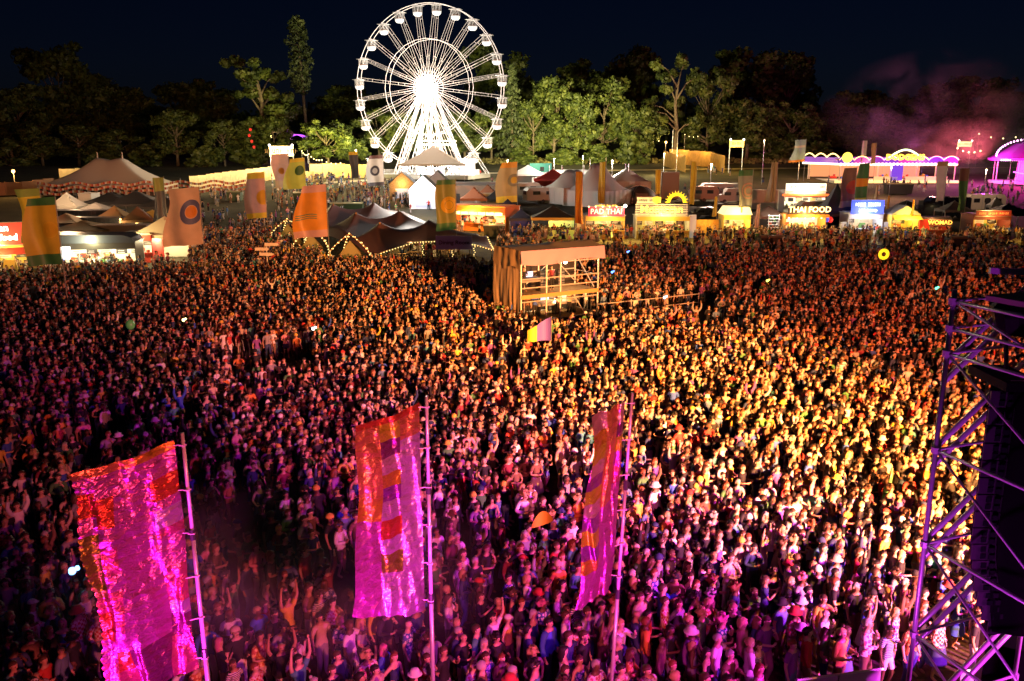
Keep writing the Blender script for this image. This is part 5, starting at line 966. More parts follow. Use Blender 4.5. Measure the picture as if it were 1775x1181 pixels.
MB().grid(lambda u, v: (-.28-.10*v-.09*noise.noise(Vector((u*4.5, v*1.2, 2)))*(.3+v)-.04*noise.noise(Vector((u*13, v*3, 5)))-.25*u*math.sin(v*4)*.5, -.3+(FD+.5)*u, FH-.05-(FH-.25)*v), 60, 20).build('side_sheet', TAN, t, smooth=True)
MB().grid(lambda u, v: (-.42-.12*noise.noise(Vector((u*5, v*2, 7))), -.3+(FD+.5)*u, FH-.03-1.5*v+.2*math.sin(u*7)*v), 40, 4).build('side_flap', M('tarp_tan_flap', (.5, .36, .2), .75, bump=.4), t, smooth=True)
MB().grid(lambda u, v: (FW*u, FD+.05+.04*math.sin(u*40), 5.6-5.2*v), 50, 4).build('back_sheet', M('tarp_black', (.025, .02, .018), .8), t)
MB().ball((FW*.68, 1.2, 4.6), .14, 10, 8).build('floodlight', glow('tower_lamp', (1, .8, .5), 14), t); lamp('tower_lamp', 'POINT', (FW*.68, .8, 4.6), 190, (1, .7, .38), .1, t); lamp('tower_lamp', 'POINT', (FW*.6, 1.6, 1.9), 150, (1, .66, .3), .1, t)
for i, (x, z) in enumerate(((1.5, 2.41), (4.6, .35), (2.9, .35))):
    w_ = Matrix.Rotation(ang, 4, 'Z') @ Vector((x, 1.3, z)); d = T('mixing_desk', ['mixing desk on the upper deck of the mixing tower', 'lit mixing desk at the right of the tower lower deck', 'mixing desk in the middle of the tower lower deck'][i], 'mixing desk', (fa.x+w_.x, fa.y+w_.y, z*.89), ang, 'equipment in the tower')
    MB().box((0, 0, .9), (1.8, .8, .14), rx=.2).build('console', M('console_grey', (.3, .3, .32), .4), d)
    for s_ in (-.7, .7): MB().box((s_, 0, .42), (.08, .6, .84)).build('leg', DARK, d)
    MB().box((.1, .35, 1.2), (.7, .05, .42)).build('screen', glow('desk_screen_%d' % (i % 2), [(.4, .6, 1), (1, .8, .5)][i % 2], 1.2), d)
    mb = MB(); [mb.box((-.75+k*.12, -.05, 1.0), (.03, .5, .03), rx=.2) for k in range(13)]; mb.build('fader', M('fader_pale', (.6, .6, .55), .4), d)
for i in range(4):
    w_ = Matrix.Rotation(ang, 4, 'Z') @ Vector((3.4+i*.8, 2.8, .35 if i % 2 else 2.41)); d = T('equipment_rack', ['black flight case rack on the upper deck left of the lamp', 'black flight case rack on the lower deck, left of two', 'black flight case rack on the upper deck under the lamp', 'black flight case rack on the lower deck, right of two'][i], 'flight case', (fa.x+w_.x, fa.y+w_.y, .31 if i % 2 else 2.145), ang, 'equipment in the tower')
    MB().box((0, 0, .6), (.6, .6, 1.2)).build('case', M('flight_case', (.06, .06, .06), .4), d); mb = MB(); [mb.box((0, -.31, .2+k*.2), (.5, .02, .1)) for k in range(5)]; mb.build('rack_unit', M('rack_unit', (.3, .3, .32), .3, .5), d)
# crowd rail to the right of the tower
t = T('crowd_rail', 'two-bar scaffold rail running right from the mixing tower, with a white notice', 'rail', G(1035, 556)); a = G(1035, 556); b = G(1210, 536)
for z in (.55, 1.2): MB().tube((0, 0, z), (b.x-a.x, b.y-a.y, z), .04, n=5).build('rail', TUBE, t)
for u in (0, .32, .66, 1): MB().tube(((b.x-a.x)*u, (b.y-a.y)*u, 0), ((b.x-a.x)*u, (b.y-a.y)*u, 1.3), .045, n=5).build('post', TUBE, t)
MB().box(((b.x-a.x)*.36, (b.y-a.y)*.36-.08, 1.0), (.35, .02, .45)).build('notice', M('paper_white', (.75, .72, .68), .6), t)
t = T('crowd_rail', 'low metal rail with vertical bars left of the mixing tower', 'rail', G(820, 560)); 
for z in (.15, 1.1): MB().tube((0, 0, z), (2.1, .4, z), .035, n=5).build('rail', TUBE, t)
mb = MB(); [mb.tube((.15*i, .4*.15*i/2.1, .15), (.15*i, .4*.15*i/2.1, 1.1), .015, n=3) for i in range(14)]; mb.build('bars', TUBE, t)
# yellow and violet flag on a hand-held pole
t = T('hand_flag', 'small yellow and violet pennant flag held over the crowd below the tower', 'flag', G(955, 640)); zf = AT(955, 548, t.location.y).z
MB().tube((0, 0, 1.6), (0, 0, zf), .02, n=5).build('pole', STEEL, t)
hf = zf-AT(955, 590, t.location.y).z
MB().grid(lambda u, v: (-1.35*u*(1-.0*v), .2*math.sin(u*6), zf-.05-hf*(v*(1-u*.55)+u*.55)), 8, 6, u0=0, u1=.6).build('cloth_violet', M('violet_cloth', (.2, .12, .55), .6, emit=.04, ecol=(.4, .2, 1)), t)
MB().grid(lambda u, v: (-1.35*u, .2*math.sin(u*6), zf-.05-hf*(v*(1-u*.55)+u*.55)), 8, 6, u0=.6, u1=1).build('cloth_yellow', M('yellow_cloth', (.75, .65, .04), .6, emit=.08, ecol=(1, .9, .1)), t)
# inflatables and glowing things in the crowd
def glowthing(name, label, px, py, z, mbf, mat):
    p = G(px, py, z); t = T(name, label, name.replace('_', ' '), (p.x, p.y, z)); mbf.build('body', mat, t, smooth=True); MB().tube((0, 0, -.7), (0, 0, -.1), .015, n=4).build('stick', DARK, t); return t
mb = MB(); P = [(.36*math.cos(a), 0, .36*math.sin(a)) for a in np.linspace(0, 2*PI, 25)]; mb.path(P, .15, 8)
glowthing('inflatable_ring', 'glowing yellow ring held up before the lemon stall', 1532, 441, 2.6, mb, glow('ring_yellow', (1, .75, .02), 1.1))
mb = MB().grid(lambda u, v: ((u-.5)*.62, .18*math.sin(u*PI), (v-.3)*.42*math.sin(PI*u)**.7+u*.22), 10, 6); glowthing('leaf_prop', 'large yellow leaf-shaped prop held between the middle and right big flags', 940, 915, 2.2, mb, M('leaf_prop_yellow', (.75, .6, .03), .5))
for px, py, c, lab in ((1088, 437, (.1, .25, 1), 'small blue light on a head behind the sound tower'), (1061, 472, (.1, .3, 1), 'blue glow sticks right of the tower roof'), (1152, 516, (.4, .8, 1), 'pale blue lit headband by the crowd rail'), (1623, 500, (.1, 1, .5), 'green glow stick high at the right of the crowd'), (125, 990, (.2, .5, 1), 'blue phone torch behind the left big flag'), (543, 570, (1, .95, .85), 'white phone torch in the left half of the crowd'), (318, 555, (1, .8, .3), 'warm glow bracelet below the ringed flag pole'), (1330, 487, (1, .8, .1), 'yellow glow bracelet in the crowd right of the rail')):
    mb = MB().ball((0, 0, 0), .1, 6, 5); mb.ball((.14, 0, .08), .07, 5, 4); glowthing('glow_light', lab, px, py, 1.95, mb, glow('glow_%d' % int(px), c, 5))
def big_ball(label, px, py, r, m):
    p = G(px, py, 2.3); t = T('balloon', label, 'balloon', (p.x, p.y, 2.3)); MB().ball((0, 0, 0), (r, r, r*1.15), 12, 9).build('body', m, t, smooth=True); MB().tube((0, 0, -1), (0, 0, -r), .01, n=3).build('string', DARK, t)
big_ball('small green balloon far left in the crowd', 226, 563, .26, M('green_balloon', (.15, .7, .2), .3, emit=.04))

# ------------------------------------------------------------------ foreground flags
def silk2(name, col, rough=.24, metal=.7):
    if name in MATS: return MATS[name]
    m = bpy.data.materials.new(name); m.use_nodes = True; MATS[name] = m; n = m.node_tree; b = n.nodes['Principled BSDF']; b.inputs['Base Color'].default_value = (*col, 1); b.inputs['Roughness'].default_value = .36; b.inputs['Metallic'].default_value = metal
    tc = n.nodes.new('ShaderNodeTexCoord'); mp = n.nodes.new('ShaderNodeMapping'); mp.inputs['Scale'].default_value = (1, 1, 1.7); mp.inputs['Rotation'].default_value = (0, .5, 0); n.links.new(tc.outputs['Object'], mp.inputs[0])
    wn_ = n.nodes.new('ShaderNodeTexNoise'); wn_.inputs['Scale'].default_value = 5; n.links.new(mp.outputs[0], wn_.inputs[0]); dm = n.nodes.new('ShaderNodeMixRGB'); dm.blend_type = 'ADD'; dm.inputs[0].default_value = .12; n.links.new(mp.outputs[0], dm.inputs[1]); n.links.new(wn_.outputs[1], dm.inputs[2])
    c = n.nodes.new('ShaderNodeTexVoronoi'); c.feature = 'F2'; c.inputs['Scale'].default_value = 9; a = n.nodes.new('ShaderNodeTexVoronoi'); a.feature = 'F1'; a.inputs['Scale'].default_value = 3.6
    n.links.new(dm.outputs[0], c.inputs[0]); n.links.new(dm.outputs[0], a.inputs[0]); mx = n.nodes.new('ShaderNodeMath'); mx.operation = 'MULTIPLY_ADD'; mx.inputs[1].default_value = 2.2; n.links.new(a.outputs[0], mx.inputs[0]); n.links.new(c.outputs[0], mx.inputs[2])
    bp = n.nodes.new('ShaderNodeBump'); bp.inputs['Strength'].default_value = 1; bp.inputs['Distance'].default_value = .02; n.links.new(mx.outputs[0], bp.inputs['Height']); n.links.new(bp.outputs[0], b.inputs['Normal'])
    tr = n.nodes.new('ShaderNodeBsdfTranslucent'); tr.inputs[0].default_value = (*col, 1); ms = n.nodes.new('ShaderNodeMixShader'); ms.inputs[0].default_value = .2
    n.links.new(b.outputs[0], ms.inputs[1]); n.links.new(tr.outputs[0], ms.inputs[2]); n.links.new(ms.outputs[0], n.nodes['Material Output'].inputs[0])
    return m
CF = {k: silk2('foil_silk_'+k, c, metal=.9) for k, c in dict(silver=(.8, .4, .75), red=(.75, .1, .05), orange=(.8, .36, .05), yellow=(.85, .6, .06), purple=(.4, .07, .45), foil=(.75, .14, .55), rose=(.8, .12, .28), pink=(.85, .45, .55), coral=(.85, .28, .13), magenta=(.8, .2, .6), olive=(.35, .28, .05), plum=(.3, .06, .2)).items()}
POLE = M('flag_pole_pale', (.6, .58, .62), .3, .3)
def big_flag(label, TR, TL, BR, BL, dTR, patches, seedv, scal=False, thick=.042, fold=.075):
    # corners as pixels; the top edge swings towards the camera; depth dTR metres at the pole
    def pt(px, py, depth):
        d = ray(px, py); fwd = d.y*CT - d.z*ST; return Vector((0, 0, CH)) + d*(depth/fwd)
    tr, br = pt(*TR, dTR), None
    X0, Y0 = tr.x, tr.y; br = AT(BR[0], BR[1], Y0); tl = pt(*TL, dTR-1.35); bl = AT(BL[0], BL[1], tl.y+.1)
    t = T('banner_flag', label, 'flag', (X0+.1, Y0, 0), 0, 'three big silk flags close to the stage'); o = Vector((X0+.1, Y0, 0))
    lean = Vector((br.x-tr.x, 0, 0))/(tr.z-br.z)
    def polept(z): return Vector((.04, 0, z)) + lean*(tr.z-z)
    MB().path([polept(z) for z in (tr.z+.12, tr.z-1.8)], thick*.8, 10).build('pole_upper', POLE, t, smooth=True); MB().path([polept(z) for z in (tr.z-1.8, tr.z-4.2)], thick*.93, 10).build('pole_middle', POLE, t, smooth=True); MB().path([polept(z) for z in (tr.z-4.2, 0)], thick*1.1, 10).build('pole_lower', POLE, t, smooth=True)
    for z in (tr.z-1.8, tr.z-4.2): MB().tube(polept(z+.1), polept(z-.1), thick*1.35, n=10).build('pole_collar', DARK, t)
    def P(u, v):                      # u: 0 pole .. 1 free edge
        top = tr.lerp(tl, u); bot = br.lerp(bl, u); p = top.lerp(bot, v) - o
        f = noise.noise(Vector((u*3.1+seedv, v*2.0, seedv*3)))*.36*min(1, u*3+.15)+.13*math.sin(u*9+v*5+seedv)*u+.05*noise.noise(Vector((u*9, v*9, seedv)))+.07*math.sin((u*1.4+v)*13+seedv)*v
        p.y += f*1.2*fold*10*.5; p.x += .12*noise.noise(Vector((v*4, u*2, seedv+9)))*u + .14*math.sin(v*PI)*u*.5; p.z -= .06*math.sin(u*PI)
        cr = .5-abs(noise.noise(Vector((u*11+seedv*2, v*15+u*6, 1.3)))) ; c2 = .5-abs(noise.noise(Vector((u*22, v*26-u*9, seedv)))); p.y += .02*cr+.012*c2 + .035*math.sin(u*10+3.2*math.sin(v*3.3+seedv)+2*noise.noise(Vector((u*2, v*3, seedv))))*(.3+.7*v) + .2*noise.noise(Vector((u*4.2+v*1.6, v*3.1-u*1.5, seedv+4)))+.06*noise.noise(Vector((u*9, v*9+u*4, seedv+6)))*(.3+v)
        if scal and u > .985: p.x -= .05*abs(math.sin(v*85)); p.z += .02*math.sin(v*85)
        return p
    for (u0, u1, v0, v1, c) in patches:
        MB().grid(P, max(4, int((u1-u0)*64)), max(4, int((v1-v0)*120)), u0=u0, u1=u1, v0=v0, v1=v1).build('silk_patch', CF[c], t, smooth=True)
    for k in range(6):
        v = .02+k*.185; q = P(.02, v); MB().tube(q, polept((q.z))+Vector((thick*1.4, 0, 0)), .012, n=4).tube(polept(q.z)+Vector((-thick*1.4, -.05, 0)), polept(q.z)+Vector((thick*1.4, -.05, 0)), .014, n=4).build('tie', M('tie_cord', (.6, .5, .5), .6), t)
    return t
def stripes(u0, u1, vs, cs): return [(u0, u1, vs[i], vs[i+1], cs[i]) for i in range(len(cs))]
def ev(a, b, n): return [a+(b-a)*i/n for i in range(n+1)]
pl = [(.0, .4, 0, .035, 'orange'), (.4, 1, 0, .035, 'coral')]
pl += stripes(.0, .3, [.035, .12, .21, .25, .33, .37, .5, .66, .72, .82, 1], ['foil', 'red', 'foil', 'silver', 'rose', 'foil', 'rose', 'silver', 'plum', 'rose'])
pl += stripes(.3, .68, [.035, .5, .8, 1], ['foil', 'foil', 'plum'])
pl += stripes(.68, .84, [.035, .13, .25, .33, .45, .52, .7, .8, .9, 1], ['foil', 'red', 'foil', 'rose', 'foil', 'rose', 'foil', 'red', 'rose'])
pl += stripes(.84, 1, [.035, .1, .2, .27, .55, .62, .75, .85, 1], ['foil', 'red', 'foil', 'olive', 'rose', 'red', 'foil', 'rose'])
big_flag('leftmost big silk flag, widest, magenta with red and silver patches and scalloped edge', (303, 762), (122, 822), (345, 1160), (178, 1215), 14.9, pl, 1.3, scal=True)
pm = [(0, 1, 0, .03, 'red')]
pm += stripes(0, .34, [.03, .13, 1], ['coral', 'silver'])
pm += stripes(.34, .66, [.03, .11, .19, .27, .34, .41, .5, .6, .68, .78, 1], ['yellow', 'plum', 'pink', 'orange', 'purple', 'silver', 'red', 'silver', 'olive', 'silver'])
pm += stripes(.66, 1, [.03, .38, .5, 1], ['coral', 'orange', 'foil'])
big_flag('middle big silk flag with striped centre column and silvery foot', (727, 697), (616, 738), (736, 1060), (610, 1072), 16.5, pm, 4.1, fold=.07)
pr_ = stripes(0, .22, [0, .1, .17, .25, .33, .42, 1], ['pink', 'plum', 'yellow', 'foil', 'rose', 'foil'])
pr_ += stripes(.22, .55, [0, .5, 1], ['coral', 'foil'])
pr_ += stripes(.55, 1, [0]+ev(.09, .8, 10)+[1], ['pink', 'orange', 'yellow', 'pink', 'purple', 'yellow', 'pink', 'purple', 'yellow', 'purple', 'orange', 'foil'])
big_flag('rightmost big silk flag, narrow, coral with many coloured side stripes', (1083, 691), (1028, 722), (1060, 1016), (997, 1064), 16.6, pr_, 7.7, fold=.06, thick=.038)

# ------------------------------------------------------------------ scaffold wing tower at the right edge
WT = M('wing_tube', (.55, .5, .58), .3, .35); A0 = Vector((6.9, 13.1, 0)); dB = Vector((.8, -2.6, 0)); dC = Vector((2.5, 1.0, 0))
t = T('scaffold_wing', 'tall violet-lit scaffold wing of the stage at the right edge', 'scaffold tower', A0)
zt = PROJ(A0.x, A0.y, 0); ZT = AT(1655, 519, A0.y).z
levels = [AT(1652, y_, A0.y).z for y_ in (522, 569, 613)] + [AT(1629, 780, A0.y).z, AT(1612, 943, A0.y).z, AT(1593, 1099, A0.y).z]; levels += [levels[-1]-1.5, levels[-1]-3]; levels = [max(.15, z) for z in levels]
for base in (Vector((0, 0, 0)), dB, dC, dB+dC):
    MB().tube(base, base+Vector((0, 0, ZT+.15)), .042, n=8).build('standard', WT, t, smooth=True)
    for z in levels: MB().tube(base+Vector((0, 0, z-.05)), base+Vector((0, 0, z+.05)), .075, n=8).build('rosette', WT, t)
for i, z in enumerate(levels):
    Z = Vector((0, 0, z))
    MB().tube(Z, dB+Z, .03, n=6).build('ledger', WT, t, smooth=True); MB().tube(Z, dC+Z, .026, n=6).build('ledger', WT, t, smooth=True)
    if i in (0, 2, 3, 4, 5): MB().tube(dC+Z, dB+dC+Z, .026, n=6).build('ledger', WT, t, smooth=True); MB().tube(dB+Z, dB+dC+Z, .026, n=6).build('ledger', WT, t, smooth=True)
for i in (0, 2, 3, 4, 5, 6):
    z = levels[i]; z2 = levels[i+1] if i else levels[2]
    MB().tube(Vector((0, 0, z)), dB+Vector((0, 0, z2 if i < 6 else .2)), .022, n=6).build('diagonal', WT, t, smooth=True)
for z in (levels[2]-.2, levels[3], levels[4], levels[5], levels[5]-2):
    for o in (0, .26):
        a_ = Vector((0, .05, z-o*1.2)); b_ = dC*.92+Vector((0, .05, z+1.75-o*1.2)); MB().tube(a_, b_, .045, n=8).build('stair_rail', WT, t, smooth=True)
MB().box(dB*.5+dC*.6+Vector((0, 0, ZT+.05)), (2.2, 2.3, .08), rz=-1.15).build('top_deck', M('deck_board', (.25, .2, .15), .8), t)
a_, b_ = dC+Vector((-1.6, -.3, ZT+.35)), dC+Vector((2, -1, ZT+.3)); MB().path([a_, b_], .07, 4).build('top_beam', M('violet_beam', (.45, .3, .5), .5), t)
MB().tube((.35, .1, levels[1]), (.4, .1, levels[0]), .05, n=6).build('yellow_strap', M('strap_yellow', (.6, .45, .05), .6), t); MB().box(dC*.9+Vector((0, 0, levels[1]+.3)), (.25, .25, .3)).build('red_clamp', M('red_clamp', (.6, .05, .03), .5), t)
# hanging line array
la = AT(1736, 668, 12.9); t = T('line_array', 'long black curved speaker column hanging inside the scaffold wing', 'loudspeaker', (la.x+.05, la.y, 0)); zc_ = la.z; ang_ = 0; n_ = 15; x = 0.0; hcab = (la.z-AT(1722, 1100, 12.9).z)/n_
SPK = M('speaker_black', (.004, .0035, .0045), .5, bump=.1, scale=30); GR = M('speaker_grille', (.02, .018, .022), .4, .3); 
for i in range(n_):
    ang_ = 0 if i < 9 else (i-8)*.085; zc_ -= hcab*math.cos(ang_)*.98; x += hcab*math.sin(ang_)*.9; cpos = Vector((x, 0, zc_+hcab/2))
    R_ = Matrix.Rotation(-.56, 3, 'Z') @ Matrix.Rotation(-ang_, 3, 'Y'); mb = MB(); hx, hy, hz_ = .2, .32, hcab*.46
    vs = [cpos+R_ @ Vector((sx*hx*(1 if sy > 0 else .92), sy*hy, sz*hz_)) for sz in (-1, 1) for sx, sy in ((-1,-1),(1,-1),(1,1),(-1,1))]; mb.add(vs, [(3,2,1,0),(4,5,6,7),(0,1,5,4),(1,2,6,5),(2,3,7,6),(3,0,4,7)])
    cab = mb.build('cabinet', SPK, t)
    mb = MB()
    for q in range(3):
        for s_ in (-1, 1): c = cpos+R_ @ Vector((-.115+q*.115, -.365, s_*hz_*.45)); mb.box(c, (.08, .03, hz_*.62))
    mb.build('grille', M('grille_black', (.006, .006, .008), .7), cab)
    mb = MB(); c = cpos+R_ @ Vector((0, -.34, 0)); mb.box(c, (.38, .03, hz_*1.95)); mb.build('side_plate', M('rigging_plate', (.045, .035, .05), .4, .3), cab)
MB().box((0, 0, la.z+.12), (.6, 1.1, .14)).build('rigging_frame', SPK, t); MB().path([(0, 0, la.z+.2), (0, .2, la.z+1.0)], .035, 6).build('chain', DARK, t); MB().lathe((.2, .2, la.z+1.1), [(.1, -.35), (.3, -.3), (.42, .1), (.35, .2), (.05, .24)], 12).build('motor', SPK, t)
q = AT(1762, 668, 12.5); q2 = AT(1762, 1100, 12.5)
t = T('speaker_cover', 'black cloth hung behind the speaker column, filling the right edge', 'black cloth', (q.x, 12.5, 0))
MB().grid(lambda u, v: (-.02+3.4*u+.22*v**4, .08*math.sin(u*22+v*2)-.2*u, q.z-(q.z-q2.z)*v*(1-.05*u)), 44, 16).build('drape', M('drape_black', (.0018, .0016, .002), .9, bump=.4), t, smooth=True); MB().tube((-.1, 0, q.z+.03), (3.4, -.2, q.z+.03), .05, n=6).build('top_bar', WT, t)
for k_ in ('drape_black', 'speaker_black', 'grille_black'): MATS[k_].node_tree.nodes['Principled BSDF'].inputs['Specular IOR Level'].default_value = .04
# barriers and side speaker at the lower right
bl_ = G(1372, 1262); t = T('crowd_barrier', 'pink-lit solid crowd barrier at the bottom right', 'barrier', (bl_.x, bl_.y, 0), .2, 'barriers before the stage')
t_first = t; b2_ = G(1655, 1245); t_second = T('crowd_barrier', 'violet crowd barrier section seen through the foot of the scaffold wing', 'barrier', (b2_.x, b2_.y, 0), .1, 'barriers before the stage')
for t, i in ((t_first, 0), (t_first, 1), (t_second, 0), (t_second, 1)):
    b = MB().box((.5+i*1.05, 0, .6), (1.02, .05, 1.2)).build('panel', M('barrier_steel', (.4, .34, .42), .5, .2), t); MB().tube((i*1.05, -.05, 1.22), (1.03+i*1.05, -.05, 1.22), .03, n=5).build('top_rail', WT, b); MB().box((.5+i*1.05, -.6, .03), (1.0, 1.1, .04)).build('foot_plate', WT, b)
p = AT(1742, 1180, 14.5); t = T('loudspeaker', 'black angled side speaker standing below the hanging column', 'loudspeaker', (p.x+.1, 14.5, 0), -.4); hs = AT(1742, 1108, 14.5).z; MB().box((0, 0, hs/2), (1.1, .8, hs)).build('cabinet', SPK, t); MB().box((0, .41, hs*.6), (.95, .04, hs*.7)).build('grille', GR, t)
t = T('stage_post', 'yellow-lit white post with straps at the bottom right corner', 'post', (AT(1768, 1120, 14.8).x, 14.8, 0)); MB().tube((0, 0, 0), (0, 0, AT(1768, 1090, 14.8).z), .07, n=8).build('post', M('post_cream', (.7, .6, .4), .5), t); [MB().box((0, -.02, AT(1768, y_, 14.8).z), (.5, .22, .08)).build('strap', DARK, t) for y_ in (1150, 1170)]; lamp('post_lamp', 'POINT', (.8, -.3, 4), 40, (1, .7, .2), .1, t)

c = G(500, 1130); smoke('stage_smoke', 'faint magenta smoke hanging over the heads between the left and middle big flags', (c.x, c.y-1, 2.6), (12, 7, 4.4), .12, .35, .36, (.9, .85, .95), sd=4)
# ------------------------------------------------------------------ people
ARMS = {'down': ((.235, .03, 1.15), (.25, -.05, .9), (.25, -.1, .8)), 'fold': ((.26, -.02, 1.17), (.03, -.23, 1.16), (-.07, -.22, 1.18)), 'phone': ((.25, -.2, 1.3), (.1, -.36, 1.52), (.06, -.38, 1.61)),
        'up': ((.3, -.05, 1.68), (.27, -.06, 1.96), (.25, -.07, 2.07)), 'clap': ((.26, -.12, 1.2), (.06, -.3, 1.38), (.01, -.34, 1.47)), 'hip': ((.38, .1, 1.2), (.22, -.03, 1.03), (.15, -.1, 1.0)), 'cup': ((.25, .0, 1.16), (.18, -.25, 1.2), (.13, -.33, 1.23)),
        'chin': ((.2, -.17, 1.2), (.1, -.2, 1.42), (.05, -.18, 1.5)), 'bag': ((.25, .02, 1.15), (.16, -.1, 1.0), (.08, -.16, 1.0))}
POSES = [('down', 'down', 'arms hanging'), ('fold', 'fold', 'arms folded'), ('phone', 'down', 'one hand lifting a phone'), ('up', 'down', 'one arm raised'), ('up', 'up', 'both arms raised'), ('clap', 'clap', 'hands clasped high'), ('hip', 'down', 'hand on hip'), ('cup', 'down', 'forearm forward'), ('chin', 'fold', 'hand at the chin'), ('bag', 'bag', 'hands held low in front'), ('cup', 'cup', 'both forearms forward'), ('down', 'hip', 'elbow out')]
LEGP = [((.1, .0, .5), (.11, .03, .08), (.12, -.13, .03)), ((.1, -.05, .5), (.13, .0, .08), (.16, -.15, .03)), ((.12, -.1, .5), (.14, .03, .09), (.15, -.12, .03))]
BON = []
def person_mesh(ai, li, female, turn):
    la_, ra_, _ = POSES[ai]; sh = .165 if female else .185; k = .9 if female else 1.0; V = []; E = []; Rr_ = []; bones = []
    def v(p, r, par=None, kind=None):
        V.append(Vector(p)); Rr_.append(r if isinstance(r, tuple) else (r, r)); i = len(V)-1
        if par is not None: E.append((par, i)); bones.append((par, i, kind))
        return i
    pel = v((0, 0, .96), (.145, .105)); wa = v((0, .0, 1.1), (.115*k, .095), pel, 'torso'); ch = v((0, .005, 1.28), (.145*k, .11*k), wa, 'torso'); nb = v((0, .01, 1.43), (.1, .085), ch, 'torso'); nk = v((0, .005, 1.52), (.053, .055), nb, 'neck')
    h1 = v((turn*.01, -.01, 1.585), (.062, .07), nk, 'head'); h2 = v((turn*.02, -.005, 1.66), (.083, .098), h1, 'head'); h3 = v((turn*.02, .0, 1.73), (.06, .072), h2, 'head')
    tips = []
    for s, a in ((1, la_), (-1, ra_)):
        e, w, t_ = ARMS[a]; sgn = lambda q: (q[0]*s, q[1], q[2])
        s_ = v((sh*s, .01, 1.405), .06*k, nb, 'sh'); e_ = v(sgn(e), .042*k, s_, 'ua'); w_ = v(sgn(w), .028, e_, 'fa'); m_ = v(tuple(Vector(sgn(w)).lerp(Vector(sgn(t_)), .75)), (.036, .022), w_, 'hand'); tips.append((Vector(sgn(w)), Vector(sgn(t_)), s))
        kn, an, to = LEGP[(li+(s < 0)) % 3]; hp = v((.09*s, .0, .88), .088, pel, 'hip'); k_ = v(sgn(kn), .058, hp, 'th'); a_ = v(sgn(an), .038, k_, 'ca'); v(sgn(to), (.04, .03), a_, 'foot')
    me = bpy.data.meshes.new('tmp'); me.from_pydata([tuple(p) for p in V], E, []); ob = bpy.data.objects.new('tmp', me); COL.objects.link(ob)
    ob.modifiers.new('s', 'SKIN').use_smooth_shade = True
    ly = me.skin_vertices[0].data if me.skin_vertices else None
    if ly is None:
        bm = bmesh.new(); bm.from_mesh(me); bm.verts.layers.skin.verify(); bm.to_mesh(me); bm.free(); ly = me.skin_vertices[0].data
    for i, r in enumerate(Rr_): ly[i].radius = r; ly[i].use_root = (i == 0)
    ob.modifiers.new('u', 'SUBSURF').levels = 1
    return ob, V, bones, tips
todo = []
for i in range(14):
    ai = i % 12; todo.append((ai, i % 3, i % 2 == 1, [-1, 0, 1][i % 3], person_mesh(ai, i % 3, i % 2 == 1, [-1, 0, 1][i % 3])))
dg = bpy.context.evaluated_depsgraph_get(); dg.update()
def segd(p, a, b):
    ab = b-a; L = np.dot(ab, ab)+1e-9; tt = np.clip(((p-a)@ab)/L, 0, 1); return np.linalg.norm(p-(a+tt[:, None]*ab), axis=1), tt
BODIES = []
